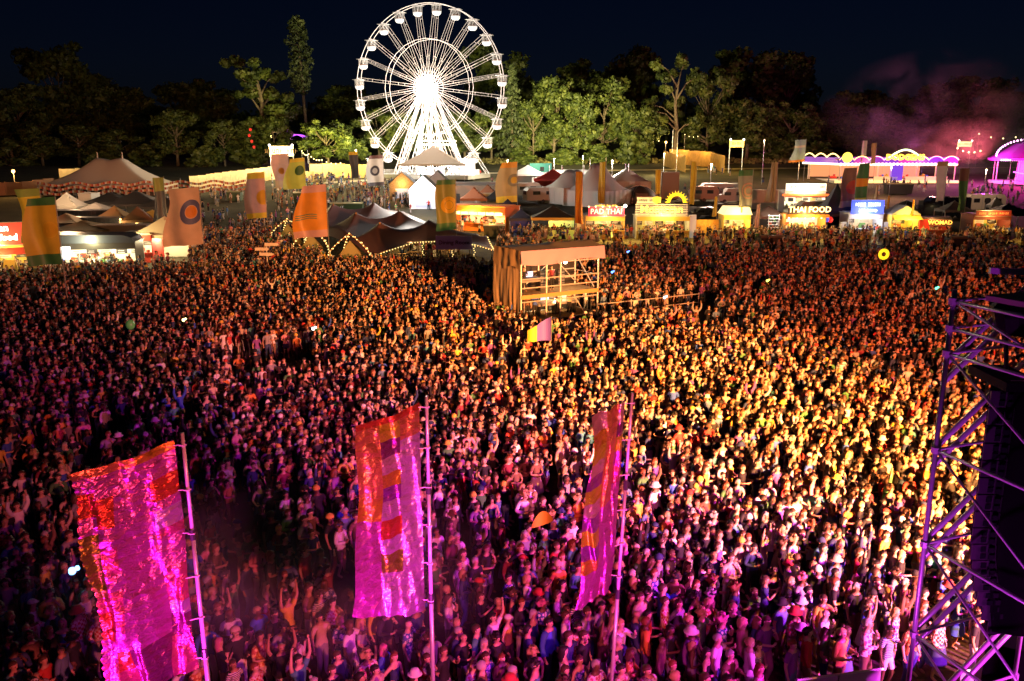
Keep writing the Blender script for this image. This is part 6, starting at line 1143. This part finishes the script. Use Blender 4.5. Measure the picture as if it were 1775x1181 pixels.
for ai, li, fem, turn, (ob, V, bones, tips) in todo:
    ev_ = ob.evaluated_get(dg); me = ev_.to_mesh(); n = len(me.vertices); co = np.empty(n*3); me.vertices.foreach_get('co', co); co = co.reshape(-1, 3); no = np.empty(n*3); me.vertices.foreach_get('normal', no); no = no.reshape(-1, 3)
    fs = [tuple(p.vertices) for p in me.polygons]; ev_.to_mesh_clear(); bpy.data.objects.remove(ob)
    best = np.full(n, 9.0); kind = np.array(['torso']*n, dtype=object); par = np.zeros(n)
    for a, b, kd in bones:
        d, tt = segd(co, np.array(V[a]), np.array(V[b])); r = {'torso': .11, 'sh': .06, 'head': .09, 'neck': .05, 'hip': .08, 'th': .07, 'ua': .05}.get(kd, .035); d = d-r; m_ = d < best; best[m_] = d[m_]; kind[m_] = kd; par[m_] = tt[m_]
    # face relief: brow, nose, chin
    hx, hz = turn*.02, 1.655
    fr = (kind == 'head') & (no[:, 1] < .1)
    co[:, 1] -= np.where(fr, .02*np.exp(-(((co[:, 0]-hx)/.018)**2+((co[:, 2]-1.645)/.022)**2)) - .008*np.exp(-(((np.abs(co[:, 0]-hx)-.032)/.016)**2+((co[:, 2]-1.668)/.013)**2)), 0)
    def region(sel, off, flare=None):
        idx = np.where(sel)[0]; mp = {int(j): q for q, j in enumerate(idx)}; vs = co[idx]+no[idx]*off
        if flare is not None: vs = flare(vs)
        return vs, [tuple(mp[j] for j in f) for f in fs if all(j in mp for j in f)]
    z = co[:, 2]; out = {'skin': (co, fs)}
    core = (kind == 'torso') & (z < 1.475) & (z > .9) | (kind == 'sh') | (kind == 'hip') & (z > .9)
    fl = lambda vs: vs*np.where(vs[:, 2:3] < 1.05, np.array([[1.07, 1.1, 1.0]]), 1.0)
    out['tee'] = region(core | ((kind == 'ua') & (par < .62)), .016, fl); out['long'] = region(core | (kind == 'ua') | ((kind == 'fa') & (par < .88)), .02, fl)
    out['vest'] = region(core & ((np.abs(co[:, 0]) < .15) | (z < 1.36)) & (z < 1.45), .013, fl)
    low = ((kind == 'hip') | (kind == 'torso') & (z < 1.03) | (kind == 'th'))
    out['trousers'] = region(low | ((kind == 'ca') & (par < .93)), .014); out['shorts'] = region((low & ((kind != 'th') | (par < .85))), .018)
    sk = MB(); sk.lathe((0,0,0), [(.15, 1.04), (.19, .92), (.24, .72), (.29, .48)], 14); out['skirt'] = (np.array(sk.v)*np.array([1, .85, 1]), sk.f)
    ex = MB()
    for w, tp, s in tips:                         # palm end, four fingers and a thumb on each hand
        d = (tp-w).normalized(); side = d.cross(Vector((0, -1, .3))).normalized(); nrm = d.cross(side); base = w.lerp(tp, .72)
        for q, ln in enumerate((.058, .068, .064, .05)):
            a0 = base+side*((q-1.5)*.017); m0 = a0+d*ln*.6; e0 = m0+(d+nrm*.5*s).normalized()*ln*.5; ex.tube(a0, m0, .0085, .008, 4); ex.tube(m0, e0, .008, .006, 4)
        th = w.lerp(tp, .35)-side*.025*s; ex.tube(th, th+(d*.6-side*s*.8).normalized()*.05, .01, .007, 4)
    for s in (-1, 1): ex.ball((hx+s*.081, .012, 1.652), (.012, .02, .03), 5, 4)
    eye = MB(); [eye.ball((hx+s*.032, -.09, 1.668), (.013, .008, .008), 5, 4) for s in (-1, 1)]; eye.box((hx, -.094, 1.61), (.045, .008, .009))
    out['extra'] = (np.array(ex.v), ex.f); out['eye'] = (np.array(eye.v), eye.f); out['tips'] = tips; out['turn'] = turn; out['pose'] = ai; out['fem'] = fem; BODIES.append(out)
# hair and hats around a head at (0,0,1.655)
def hair(kind, rng):
    mb = MB(); nu, nv = 14, 10; mb.ball((0, .012, 1.665), (.1, .118, .118), nu, nv); vs = np.array(mb.v)
    face = (vs[:, 1] < -.03) & (vs[:, 2] < 1.705); c = np.array([0, .01, 1.655]); low = (vs[:, 2] < 1.62) & (vs[:, 1] < .05)
    vs[face | low] = c+(vs[face | low]-c)*.6
    jit = {'curly': .02, 'short': .004, 'long': .008, 'bun': .004, 'bob': .006}[kind]; vs += rng.normal(scale=jit, size=vs.shape)
    if kind == 'curly': keep = ~(face | low); vs[keep] = c+(vs[keep]-c)*1.28
    if kind in ('long', 'bob'):
        dn = (vs[:, 2] < 1.66) & ~face & (vs[:, 1] > -.02); L_ = 2.6 if kind == 'long' else 1.1; vs[dn, 2] -= (1.66-vs[dn, 2])*L_; vs[dn, 1] += .015; vs[dn, 0] *= 1.1
    o = MB(); o.v = [tuple(p) for p in vs]; o.f = mb.f; o.m = mb.m
    if kind == 'bun': o.ball((0, .1, 1.76), .045, 8, 6)
    return (np.array(o.v), o.f)
hr = np.random.default_rng(5); HAIR = {k: hair(k, hr) for k in ('short', 'long', 'bob', 'bun', 'curly')}
cap = MB().ball((0, .01, 1.69), (.108, .122, .1), 12, 8, z0=0.0); cap.lathe((0, -.07, 1.695), [(.001, .006), (.085, .0), (.085, .012)], 12); sunhat = MB().lathe((0, .01, 1.69), [(.175, -.015), (.12, .01), (.105, .1), (.05, .13), (.001, .13)], 16); beanie = MB().ball((0, .015, 1.69), (.108, .122, .13), 12, 8, z0=-.2)
HATS = {'cap': (np.array(cap.v), cap.f), 'sun hat': (np.array(sunhat.v), sunhat.f), 'beanie': (np.array(beanie.v), beanie.f)}
def tomesh(name, pieces, mats, smooth=True):
    vs = []; f = []; mi = []; o = 0
    for (v_, f_), k in pieces: vs.append(v_); f += [tuple(i+o for i in q) for q in f_]; mi += [k]*len(f_); o += len(v_)
    me = bpy.data.meshes.new(name); me.from_pydata(np.concatenate(vs).tolist(), [], f)
    for m in mats: me.materials.append(m)
    me.polygons.foreach_set('material_index', mi); me.polygons.foreach_set('use_smooth', [smooth]*len(f)); me.update(); return me
# materials -----------------------------------------------------------------
def cloth(name, c, pat=None):
    m = M('cloth_'+name, c, .8, bump=.25, scale=9)
    return m
CLO = {'white': (.78, .76, .74), 'black': (.015, .015, .018), 'navy': (.03, .05, .14), 'red': (.55, .05, .04), 'pink': (.7, .3, .36), 'yellow': (.75, .55, .08), 'teal': (.08, .3, .32), 'grey': (.3, .3, .31), 'green': (.08, .25, .08), 'orange': (.7, .26, .05), 'denim blue': (.12, .2, .36), 'purple': (.24, .08, .34), 'beige': (.6, .48, .34), 'brown': (.18, .1, .06), 'royal blue': (.05, .12, .55), 'maroon': (.22, .03, .05)}
CM = {k: cloth(k.replace(' ', '_'), v) for k, v in CLO.items()}
def pattern(name, c1, c2, kind):
    m = bpy.data.materials.new('cloth_'+name); m.use_nodes = True; n = m.node_tree; b = n.nodes['Principled BSDF']; b.inputs['Roughness'].default_value = .8; tc = n.nodes.new('ShaderNodeTexCoord')
    if kind == 'stripe': w = n.nodes.new('ShaderNodeTexWave'); w.bands_direction = 'Z'; w.inputs['Scale'].default_value = 7; o = w.outputs[0]
    elif kind == 'check': w = n.nodes.new('ShaderNodeTexChecker'); w.inputs['Scale'].default_value = 16; o = w.outputs[1]
    else: w = n.nodes.new('ShaderNodeTexVoronoi'); w.inputs['Scale'].default_value = 13; o = w.outputs[0]
    n.links.new(tc.outputs['Object'], w.inputs[0]); r = n.nodes.new('ShaderNodeValToRGB'); r.color_ramp.interpolation = 'CONSTANT'; e = r.color_ramp.elements; e[0].color = (*c1, 1); e[1].color = (*c2, 1); e[1].position = .45
    n.links.new(o, r.inputs[0]); n.links.new(r.outputs[0], b.inputs['Base Color']); return m
PATT = {'black and white striped': pattern('stripes', (.02, .02, .03), (.75, .74, .72), 'stripe'), 'red checked': pattern('check_red', (.5, .06, .05), (.7, .6, .5), 'check'), 'flowered white': pattern('flowers', (.5, .1, .2), (.7, .68, .64), 'dots'), 'blue patterned': pattern('blue_dots', (.7, .7, .8), (.06, .1, .35), 'dots'), 'orange patterned': pattern('orange_dots', (.75, .6, .2), (.5, .15, .05), 'dots'), 'blue and white striped': pattern('stripes_blue', (.08, .12, .4), (.75, .74, .72), 'stripe')}
CM.update(PATT)
HCOL = {'black': (.015, .012, .01), 'brown': (.07, .035, .018), 'blond': (.5, .34, .15), 'grey': (.4, .38, .36), 'auburn': (.2, .06, .02), 'white': (.65, .62, .58), 'pink-dyed': (.6, .15, .3)}
HM = {k: M('hair_'+k.replace('-', '_'), v, .6, bump=.6, scale=25) for k, v in HCOL.items()}
SKINS = [SKIN, M('skin_pale', (.68, .44, .33), .5), M('skin_tan', (.44, .25, .15), .5), M('skin_dark', (.14, .07, .04), .5)]
DEYE = M('eye_dark', (.03, .02, .02), .3)
# places ---------------------------------------------------------------------
R = random.Random(11); STG = Vector((26, 3))
ra_, rb_ = G(1035, 556), G(1210, 536); rs_ = (rb_.y-ra_.y)/(rb_.x-ra_.x)
def blocked(x, y):
    c, s = math.cos(-ang), math.sin(-ang); lx = (x-fa.x)*c-(y-fa.y)*s; ly = (x-fa.x)*s+(y-fa.y)*c
    if -1.2 < lx < FW+.6 and -4.6 < ly < FD+1.2: return True
    if -27 < x < -2.5 and 94 < y < 126: return True
    if ra_[0] < x < rb_[0]+.5 and ra_[1]+(x-ra_[0])*rs_-4.2 < y < ra_[1]+(x-ra_[0])*rs_+.5: return True
    for fx, fy in ((-5.8, 14), (-1.7, 15.6), (2.1, 15.7)):
        if math.hypot(x-fx, y-fy) < .45: return True
    if math.hypot(x-A0.x-1.6, y-A0.y+.8) < 2.6: return True
    ex = (x-bl_.x)*math.cos(.2)+(y-bl_.y)*math.sin(.2); ey = -(x-bl_.x)*math.sin(.2)+(y-bl_.y)*math.cos(.2)
    if ex > -.8 and ey < .7: return True
    return False
def dens(px, py, x, y):
    if y > 118: return 0
    lim = 480 if px < 330 else (440 if px < 560 else (470 if px < 860 else (446 if px < 1240 else 456)))
    d = 1.0
    if py < lim: d = .32 if 330 < px < 560 else (.16 if px > 860 else 0)
    if px > 860 and py < 411: d = 0
    n_ = noise.noise(Vector((x*.11, y*.11, 1.7))); d *= 1+.55*min(0, n_*2.2)
    d *= .72+.28*(noise.noise(Vector((x*.45, y*.45, 8.1))) > -.18)
    if px < 560 and py > 900: d *= .88
    if px < 360 and py > 960: d *= .85
    if 330 < px < 640 and py > 1020: d *= .85
    if 1035 < px < 1240 and 430 < py < 500: d *= .45
    if 820 < px < 870 and 440 < py < 560: d *= .3
    return d
pts = []; yy = 13.0
while yy < 118:
    step = .57 if yy < 38 else (.64 if yy < 62 else .72); half = .60*yy+5; xx = -half
    while xx < half:
        x = xx+R.uniform(-.2, .2); y = yy+R.uniform(-.22, .22); px, py, zc = PROJ(x, y, gz(y))
        if not blocked(x, y) and R.random() < dens(px, min(py, 1190), x, y)*1.0: pts.append((x, y))
        xx += step
    yy += step*.92
def face(x, y): return math.atan2(STG.y-y, STG.x-x) + PI/2 + R.gauss(0, .33)
vis = []; rest = []
for x, y in pts:
    px, py, zc = PROJ(x, y, 1.7); (vis if -12 < px < 1787 and py < 1192 else rest).append((zc, x, y, px, py))
vis.sort(); NEAR = 284; near, far = vis[:NEAR], vis[NEAR:]+rest
# people strolling and queueing far behind the crowd
walk = []
for cx, cy_, rx, ry, n_ in ((640, 350, 95, 22, 120), (600, 330, 90, 14, 70), (740, 352, 55, 16, 55), (520, 345, 70, 24, 70), (430, 400, 90, 40, 120), (400, 345, 60, 12, 30), (825, 395, 35, 15, 26), (790, 310, 70, 5, 26), (1035, 413, 60, 6, 34), (1150, 414, 60, 6, 50), (1290, 418, 60, 8, 50), (1390, 416, 60, 6, 50), (1490, 418, 50, 8, 40), (1570, 418, 40, 8, 16), (1720, 418, 40, 8, 40), (1620, 430, 150, 10, 60), (1560, 328, 110, 10, 26), (1720, 345, 60, 20, 60), (1240, 300, 30, 6, 9), (745, 440, 60, 10, 40), (945, 412, 50, 6, 30), (150, 470, 150, 6, 60), (560, 315, 70, 5, 40), (1190, 330, 300, 20, 6)):
    for _ in range(n_): px = R.gauss(cx, rx*.5); py = R.gauss(cy_, ry*.5); p = G(px, max(290, py)); walk.append((p.x, p.y, R.uniform(0, 6.28)))
FEMH = ['long', 'bob', 'bun', 'long', 'curly']; MALH = ['short', 'short', 'short', 'short', 'short', 'curly', 'bob', None]
def spec(r):
    b = r.randrange(len(BODIES)); fem = BODIES[b]['fem']; wts = {0: 4, 12: 4}
    if r.random() < .45: b = r.choice([0, 1, 9, 13, 12, 8]); fem = BODIES[b]['fem']
    elif BODIES[b]['pose'] in (3, 4) and r.random() < .6: b = 10; fem = BODIES[b]['fem']
    top = r.choice(['tee', 'tee', 'vest', 'long'] if fem else ['tee', 'tee', 'tee', 'long']); bot = r.choice(['trousers', 'shorts', 'skirt'] if fem else ['trousers', 'shorts', 'trousers'])
    h = r.choice(FEMH if fem else MALH); hat = r.choice(['cap', 'sun hat', 'beanie']) if r.random() < .11 else None
    return b, top, bot, h, hat
# near people: things with parts -------------------------------------------------
BM = {}
def part_mesh(key, b=None):
    if key in BM: return BM[key]
    k = key[0]
    if k == 'body': o = BODIES[key[1]]; me = tomesh('body', [(o['skin'], 0), (o['extra'], 0), (o['eye'], 1)], [SKIN, DEYE])
    elif k == 'hair': me = tomesh('hair', [(HAIR[key[1]], 0)], [HM['brown']])
    elif k == 'hat': me = tomesh('hat', [(HATS[key[1]], 0)], [CM['white']])
    else: me = tomesh(k, [(BODIES[key[1]][key[2]], 0)], [CM['white']])
    BM[key] = me; return me
def kid(name, me, mat, par, loc=(0, 0, 0)):
    o = bpy.data.objects.new(name, me); COL.objects.link(o); o.parent = par; o.location = loc; o.material_slots[0].link = 'OBJECT'; o.material_slots[0].material = mat; return o
GN = {'tee': 't-shirt', 'long': 'long-sleeved top', 'vest': 'vest top'}
seen = {}; tcol = ['black', 'navy', 'black', 'grey', 'brown', 'navy', 'black', 'white', 'black', 'navy', 'red', 'pink', 'yellow', 'teal', 'grey', 'green', 'orange', 'denim blue', 'purple', 'beige', 'brown', 'royal blue', 'maroon', 'white', 'black', 'black', 'navy', 'grey', 'white']+list(PATT)
def where(px, py):
    if px < 150: return 'left of the leftmost flag'
    if px < 360: return 'beside the leftmost flagpole'
    if px < 600: return 'between the left and middle flags'
    if px < 800: return 'beneath the middle flag'
    if px < 950: return 'right of the middle flagpole'
    if px < 1120: return 'near the right flagpole'
    if px < 1350: return 'left of the pink barrier'
    if px < 1600: return 'by the pink barrier'
    return 'behind the scaffold wing'
for zc, x, y, px, py in near:
    for att in range(60):
        b, top, bot, h, hat = spec(R); c = R.choice(tcol); hc = R.choice(['black', 'brown', 'brown', 'blond', 'grey', 'auburn', 'brown', 'black']) if R.random() < .97 else 'pink-dyed'
        pose = POSES[BODIES[b]['pose']][2]; hd = (R.choice(['white', 'black', 'beige', 'red'])+' '+hat) if hat else (f'{hc} {h} hair' if h else 'shaved head')
        hd = hd.replace('bun hair', 'hair in a bun').replace('bob hair', 'bobbed hair'); lab = f'person with {hd}, {c} {GN[top]}, {pose}, {where(px, py)}'
        if len(lab.replace(',', '').split()) > 16: lab = f'person with {hd}, {c} {GN[top]}, {where(px, py)}'
        if len(lab.replace(',', '').split()) > 16: lab = f'person, {hd}, {c} {GN[top]}, {where(px, py)}'
        k = (hd, c, top, where(px, py))
        if len(lab.replace(',', '').split()) > 16: continue
        if k not in seen: seen[k] = 1; break
    r = bpy.data.objects.new('person', part_mesh(('body', b))); COL.objects.link(r); r.location = (x, y, 0); r.rotation_euler = (0, 0, face(x, y)); sc = R.uniform(.91, 1.03)*(.95 if BODIES[b]['fem'] else 1); r.scale = (sc*R.uniform(.97, 1.12), sc*R.uniform(.97, 1.12), sc)
    r.material_slots[0].link = 'OBJECT'; r.material_slots[0].material = R.choice([SKIN, SKIN, SKINS[1], SKINS[2], SKINS[1], SKINS[3]]); tag(r, lab, 'person', 'people in the crowd nearest the stage')
    kid({'tee': 'shirt', 'long': 'jacket', 'vest': 'vest_top'}[top], part_mesh((top, b, top)), CM[c], r); bc = CM[c] if bot == 'skirt' and R.random() < .5 else CM[R.choice(['denim blue', 'black', 'navy', 'beige', 'grey', 'brown', 'white'])]
    kid(bot, part_mesh((bot, b, bot)), bc, r); hx = BODIES[b]['turn']*.02
    if h: kid('hair', part_mesh(('hair', h)), HM[hc], r, (hx, 0, 0))
    if hat: kid('hat', part_mesh(('hat', hat)), CM[hd.split()[0]], r, (hx, 0, 0))
# crew inside the sound tower and cooks in the stalls
def extra_person(loc, rz, b, c, label, apron=False, sc=1.0, h='short', hc='brown', group=None, name='person'):
    r = bpy.data.objects.new(name, part_mesh(('body', b))); COL.objects.link(r); r.location = loc; r.rotation_euler = (0, 0, rz); r.scale = (sc, sc, sc); tag(r, label, 'person', group)
    kid('shirt', part_mesh(('tee', b, 'tee')), CM[c], r); kid('trousers', part_mesh(('trousers', b, 'trousers')), CM['black'], r); kid('hair', part_mesh(('hair', h)), HM[hc], r, (BODIES[b]['turn']*.02, 0, 0)); return r
for x, y, z, b, c, lab in ((1.0, .8, .35, 0, 'brown', 'crew member in brown standing in the lower left of the mixing tower'), (1.7, .9, .35, 7, 'royal blue', 'crew member in bright blue top in the lower deck of the mixing tower'), (3.6, .7, .35, 9, 'white', 'crew member in white on the tower lower deck'), (4.6, .8, .35, 1, 'beige', 'crew member in beige on the tower lower deck at right'), (1.2, 1.6, 2.41, 10, 'black', 'crew member in black at the upper deck desk'), (3.3, 1.2, 2.41, 12, 'maroon', 'crew member in maroon on the upper deck of the mixing tower')):
    w_ = Matrix.Rotation(ang, 4, 'Z') @ Vector((x, y, 0)); extra_person((fa.x+w_.x, fa.y+w_.y, z*.89), .4+R.uniform(-.4, .4), b, c, lab, group='crew in the mixing tower')
th = [o for o in COL.objects if o.name.startswith('thai_food_stall')][0].location
for i, x in enumerate((-1.6, .2, 1.6)): extra_person((th.x+x, th.y+.4, th.z), 0, [10, 7, 10][i], 'yellow', ['cook in yellow at the left of the Thai stall', 'cook in yellow in the middle of the Thai stall', 'cook in yellow at the right of the Thai stall'][i], group='cooks in the Thai stall')
ys = [o for o in COL.objects if o.name.startswith('yellow_stall')][0].location; extra_person((ys.x-.4, ys.y+.3, ys.z), 0, 7, 'white', 'cook in white serving in the lemon-yellow stall')
# the rest of the crowd: one mass ---------------------------------------------------
def rndmat(name, cols, off, rough=.8):
    m = bpy.data.materials.new(name); m.use_nodes = True; n = m.node_tree; b = n.nodes['Principled BSDF']; b.inputs['Roughness'].default_value = rough
    oi = n.nodes.new('ShaderNodeObjectInfo'); ad = n.nodes.new('ShaderNodeMath'); ad.operation = 'MULTIPLY_ADD'; ad.inputs[1].default_value = 91.7; ad.inputs[2].default_value = off; wn = n.nodes.new('ShaderNodeTexWhiteNoise'); wn.noise_dimensions = '1D'
    n.links.new(oi.outputs['Random'], ad.inputs[0]); n.links.new(ad.outputs[0], wn.inputs['W']); r = n.nodes.new('ShaderNodeValToRGB'); r.color_ramp.interpolation = 'CONSTANT'; e = r.color_ramp.elements
    for i, c in enumerate(cols[:31]):
        k = e[0] if i == 0 else (e[1] if i == 1 else e.new(i/len(cols))); k.position = i/len(cols); k.color = (*c, 1)
    n.links.new(wn.outputs[0], r.inputs[0]); n.links.new(r.outputs[0], b.inputs['Base Color']); return m
tc_ = [CLO[k] for k in tcol if k in CLO]+[CLO['white'], CLO['black'], CLO['beige'], CLO['grey']]; random.Random(2).shuffle(tc_)
RM = [rndmat('crowd_skin', [(.56, .33, .22), (.68, .44, .33), (.44, .25, .15), (.56, .33, .22), (.62, .38, .26), (.16, .08, .05)], 3.3, .5), rndmat('crowd_top', tc_, 17.1), rndmat('crowd_bottom', [CLO[k] for k in ('denim blue', 'black', 'navy', 'beige', 'grey', 'brown', 'black', 'white')], 29.9), rndmat('crowd_hair', [HCOL[k] for k in ('black', 'brown', 'brown', 'blond', 'grey', 'auburn', 'brown', 'brown', 'black')], 41.3, .6), DEYE, rndmat('crowd_hat', [CLO[k] for k in ('white', 'beige', 'black', 'red', 'navy', 'yellow')], 55.7)]
vc = bpy.data.collections.new('crowd_variants'); rv = random.Random(9)
def mv(pc, dx): return (pc[0]+np.array([dx, 0, 0]), pc[1])
for i in range(44):
    b, top, bot, h, hat = spec(rv); o = BODIES[b]; dx = o['turn']*.02; pcs = [(o['skin'], 0), (o['extra'], 0), (o['eye'], 4), (o[top], 1), (o[bot], 2)]
    if h: pcs.append((mv(HAIR[h], dx), 3))
    if hat: pcs.append((mv(HATS[hat], dx), 5))
    vo = bpy.data.objects.new('crowd_member', tomesh('crowd_member', pcs, RM)); vc.objects.link(vo)
def crowd_obj(name, P, label):
    me = bpy.data.meshes.new(name); me.from_pydata([(x, y, gz(y)) for x, y, r in P], [], []); o = bpy.data.objects.new(name, me); COL.objects.link(o)
    for an, ty, da in (('rz', 'FLOAT', [r for _, _, r in P]), ('sc', 'FLOAT', [R.uniform(.87, 1.04) for _ in P]), ('wd', 'FLOAT', [R.uniform(.95, 1.15) for _ in P])):
        at = me.attributes.new(an, ty, 'POINT'); at.data.foreach_set('value', da)
    ng = bpy.data.node_groups.new(name, 'GeometryNodeTree'); ng.interface.new_socket('Geometry', in_out='INPUT', socket_type='NodeSocketGeometry'); ng.interface.new_socket('Geometry', in_out='OUTPUT', socket_type='NodeSocketGeometry')
    N_ = ng.nodes; gi = N_.new('NodeGroupInput'); go = N_.new('NodeGroupOutput'); m2p = N_.new('GeometryNodeMeshToPoints'); iop = N_.new('GeometryNodeInstanceOnPoints'); ci = N_.new('GeometryNodeCollectionInfo'); ci.inputs[0].default_value = vc; ci.inputs[1].default_value = True; ci.inputs[2].default_value = True
    def na(n_): q = N_.new('GeometryNodeInputNamedAttribute'); q.data_type = 'FLOAT'; q.inputs[0].default_value = n_; return q.outputs[0]
    cx_ = N_.new('ShaderNodeCombineXYZ'); ng.links.new(na('rz'), cx_.inputs[2]); e2r = N_.new('FunctionNodeEulerToRotation'); ng.links.new(cx_.outputs[0], e2r.inputs[0]); cs_ = N_.new('ShaderNodeCombineXYZ'); mu = N_.new('ShaderNodeMath'); mu.operation = 'MULTIPLY'; a_, b_ = na('sc'), na('wd'); ng.links.new(a_, mu.inputs[0]); ng.links.new(b_, mu.inputs[1]); ng.links.new(mu.outputs[0], cs_.inputs[0]); ng.links.new(mu.outputs[0], cs_.inputs[1]); ng.links.new(a_, cs_.inputs[2])
    ng.links.new(gi.outputs[0], m2p.inputs[0]); ng.links.new(m2p.outputs[0], iop.inputs['Points']); ng.links.new(ci.outputs[0], iop.inputs['Instance']); iop.inputs['Pick Instance'].default_value = True
    rnd = N_.new('FunctionNodeRandomValue'); rnd.data_type = 'INT'
    mn = [s_ for s_ in rnd.inputs if s_.type == 'INT']; mn[0].default_value = 0; mn[1].default_value = 43; ng.links.new([s_ for s_ in rnd.outputs if s_.type == 'INT'][0], iop.inputs['Instance Index'])
    ng.links.new(e2r.outputs[0], iop.inputs['Rotation']); ng.links.new(cs_.outputs[0], iop.inputs['Scale']); ng.links.new(iop.outputs[0], go.inputs[0])
    md = o.modifiers.new('people', 'NODES'); md.node_group = ng; return tag(o, label, 'crowd', kind='stuff')
crowd_obj('crowd', [(x, y, face(x, y)) for zc, x, y, px, py in far] + walk, 'huge standing crowd filling the field and the ways between the stalls')
print('near', len(near), 'far', len(far), 'walk', len(walk))
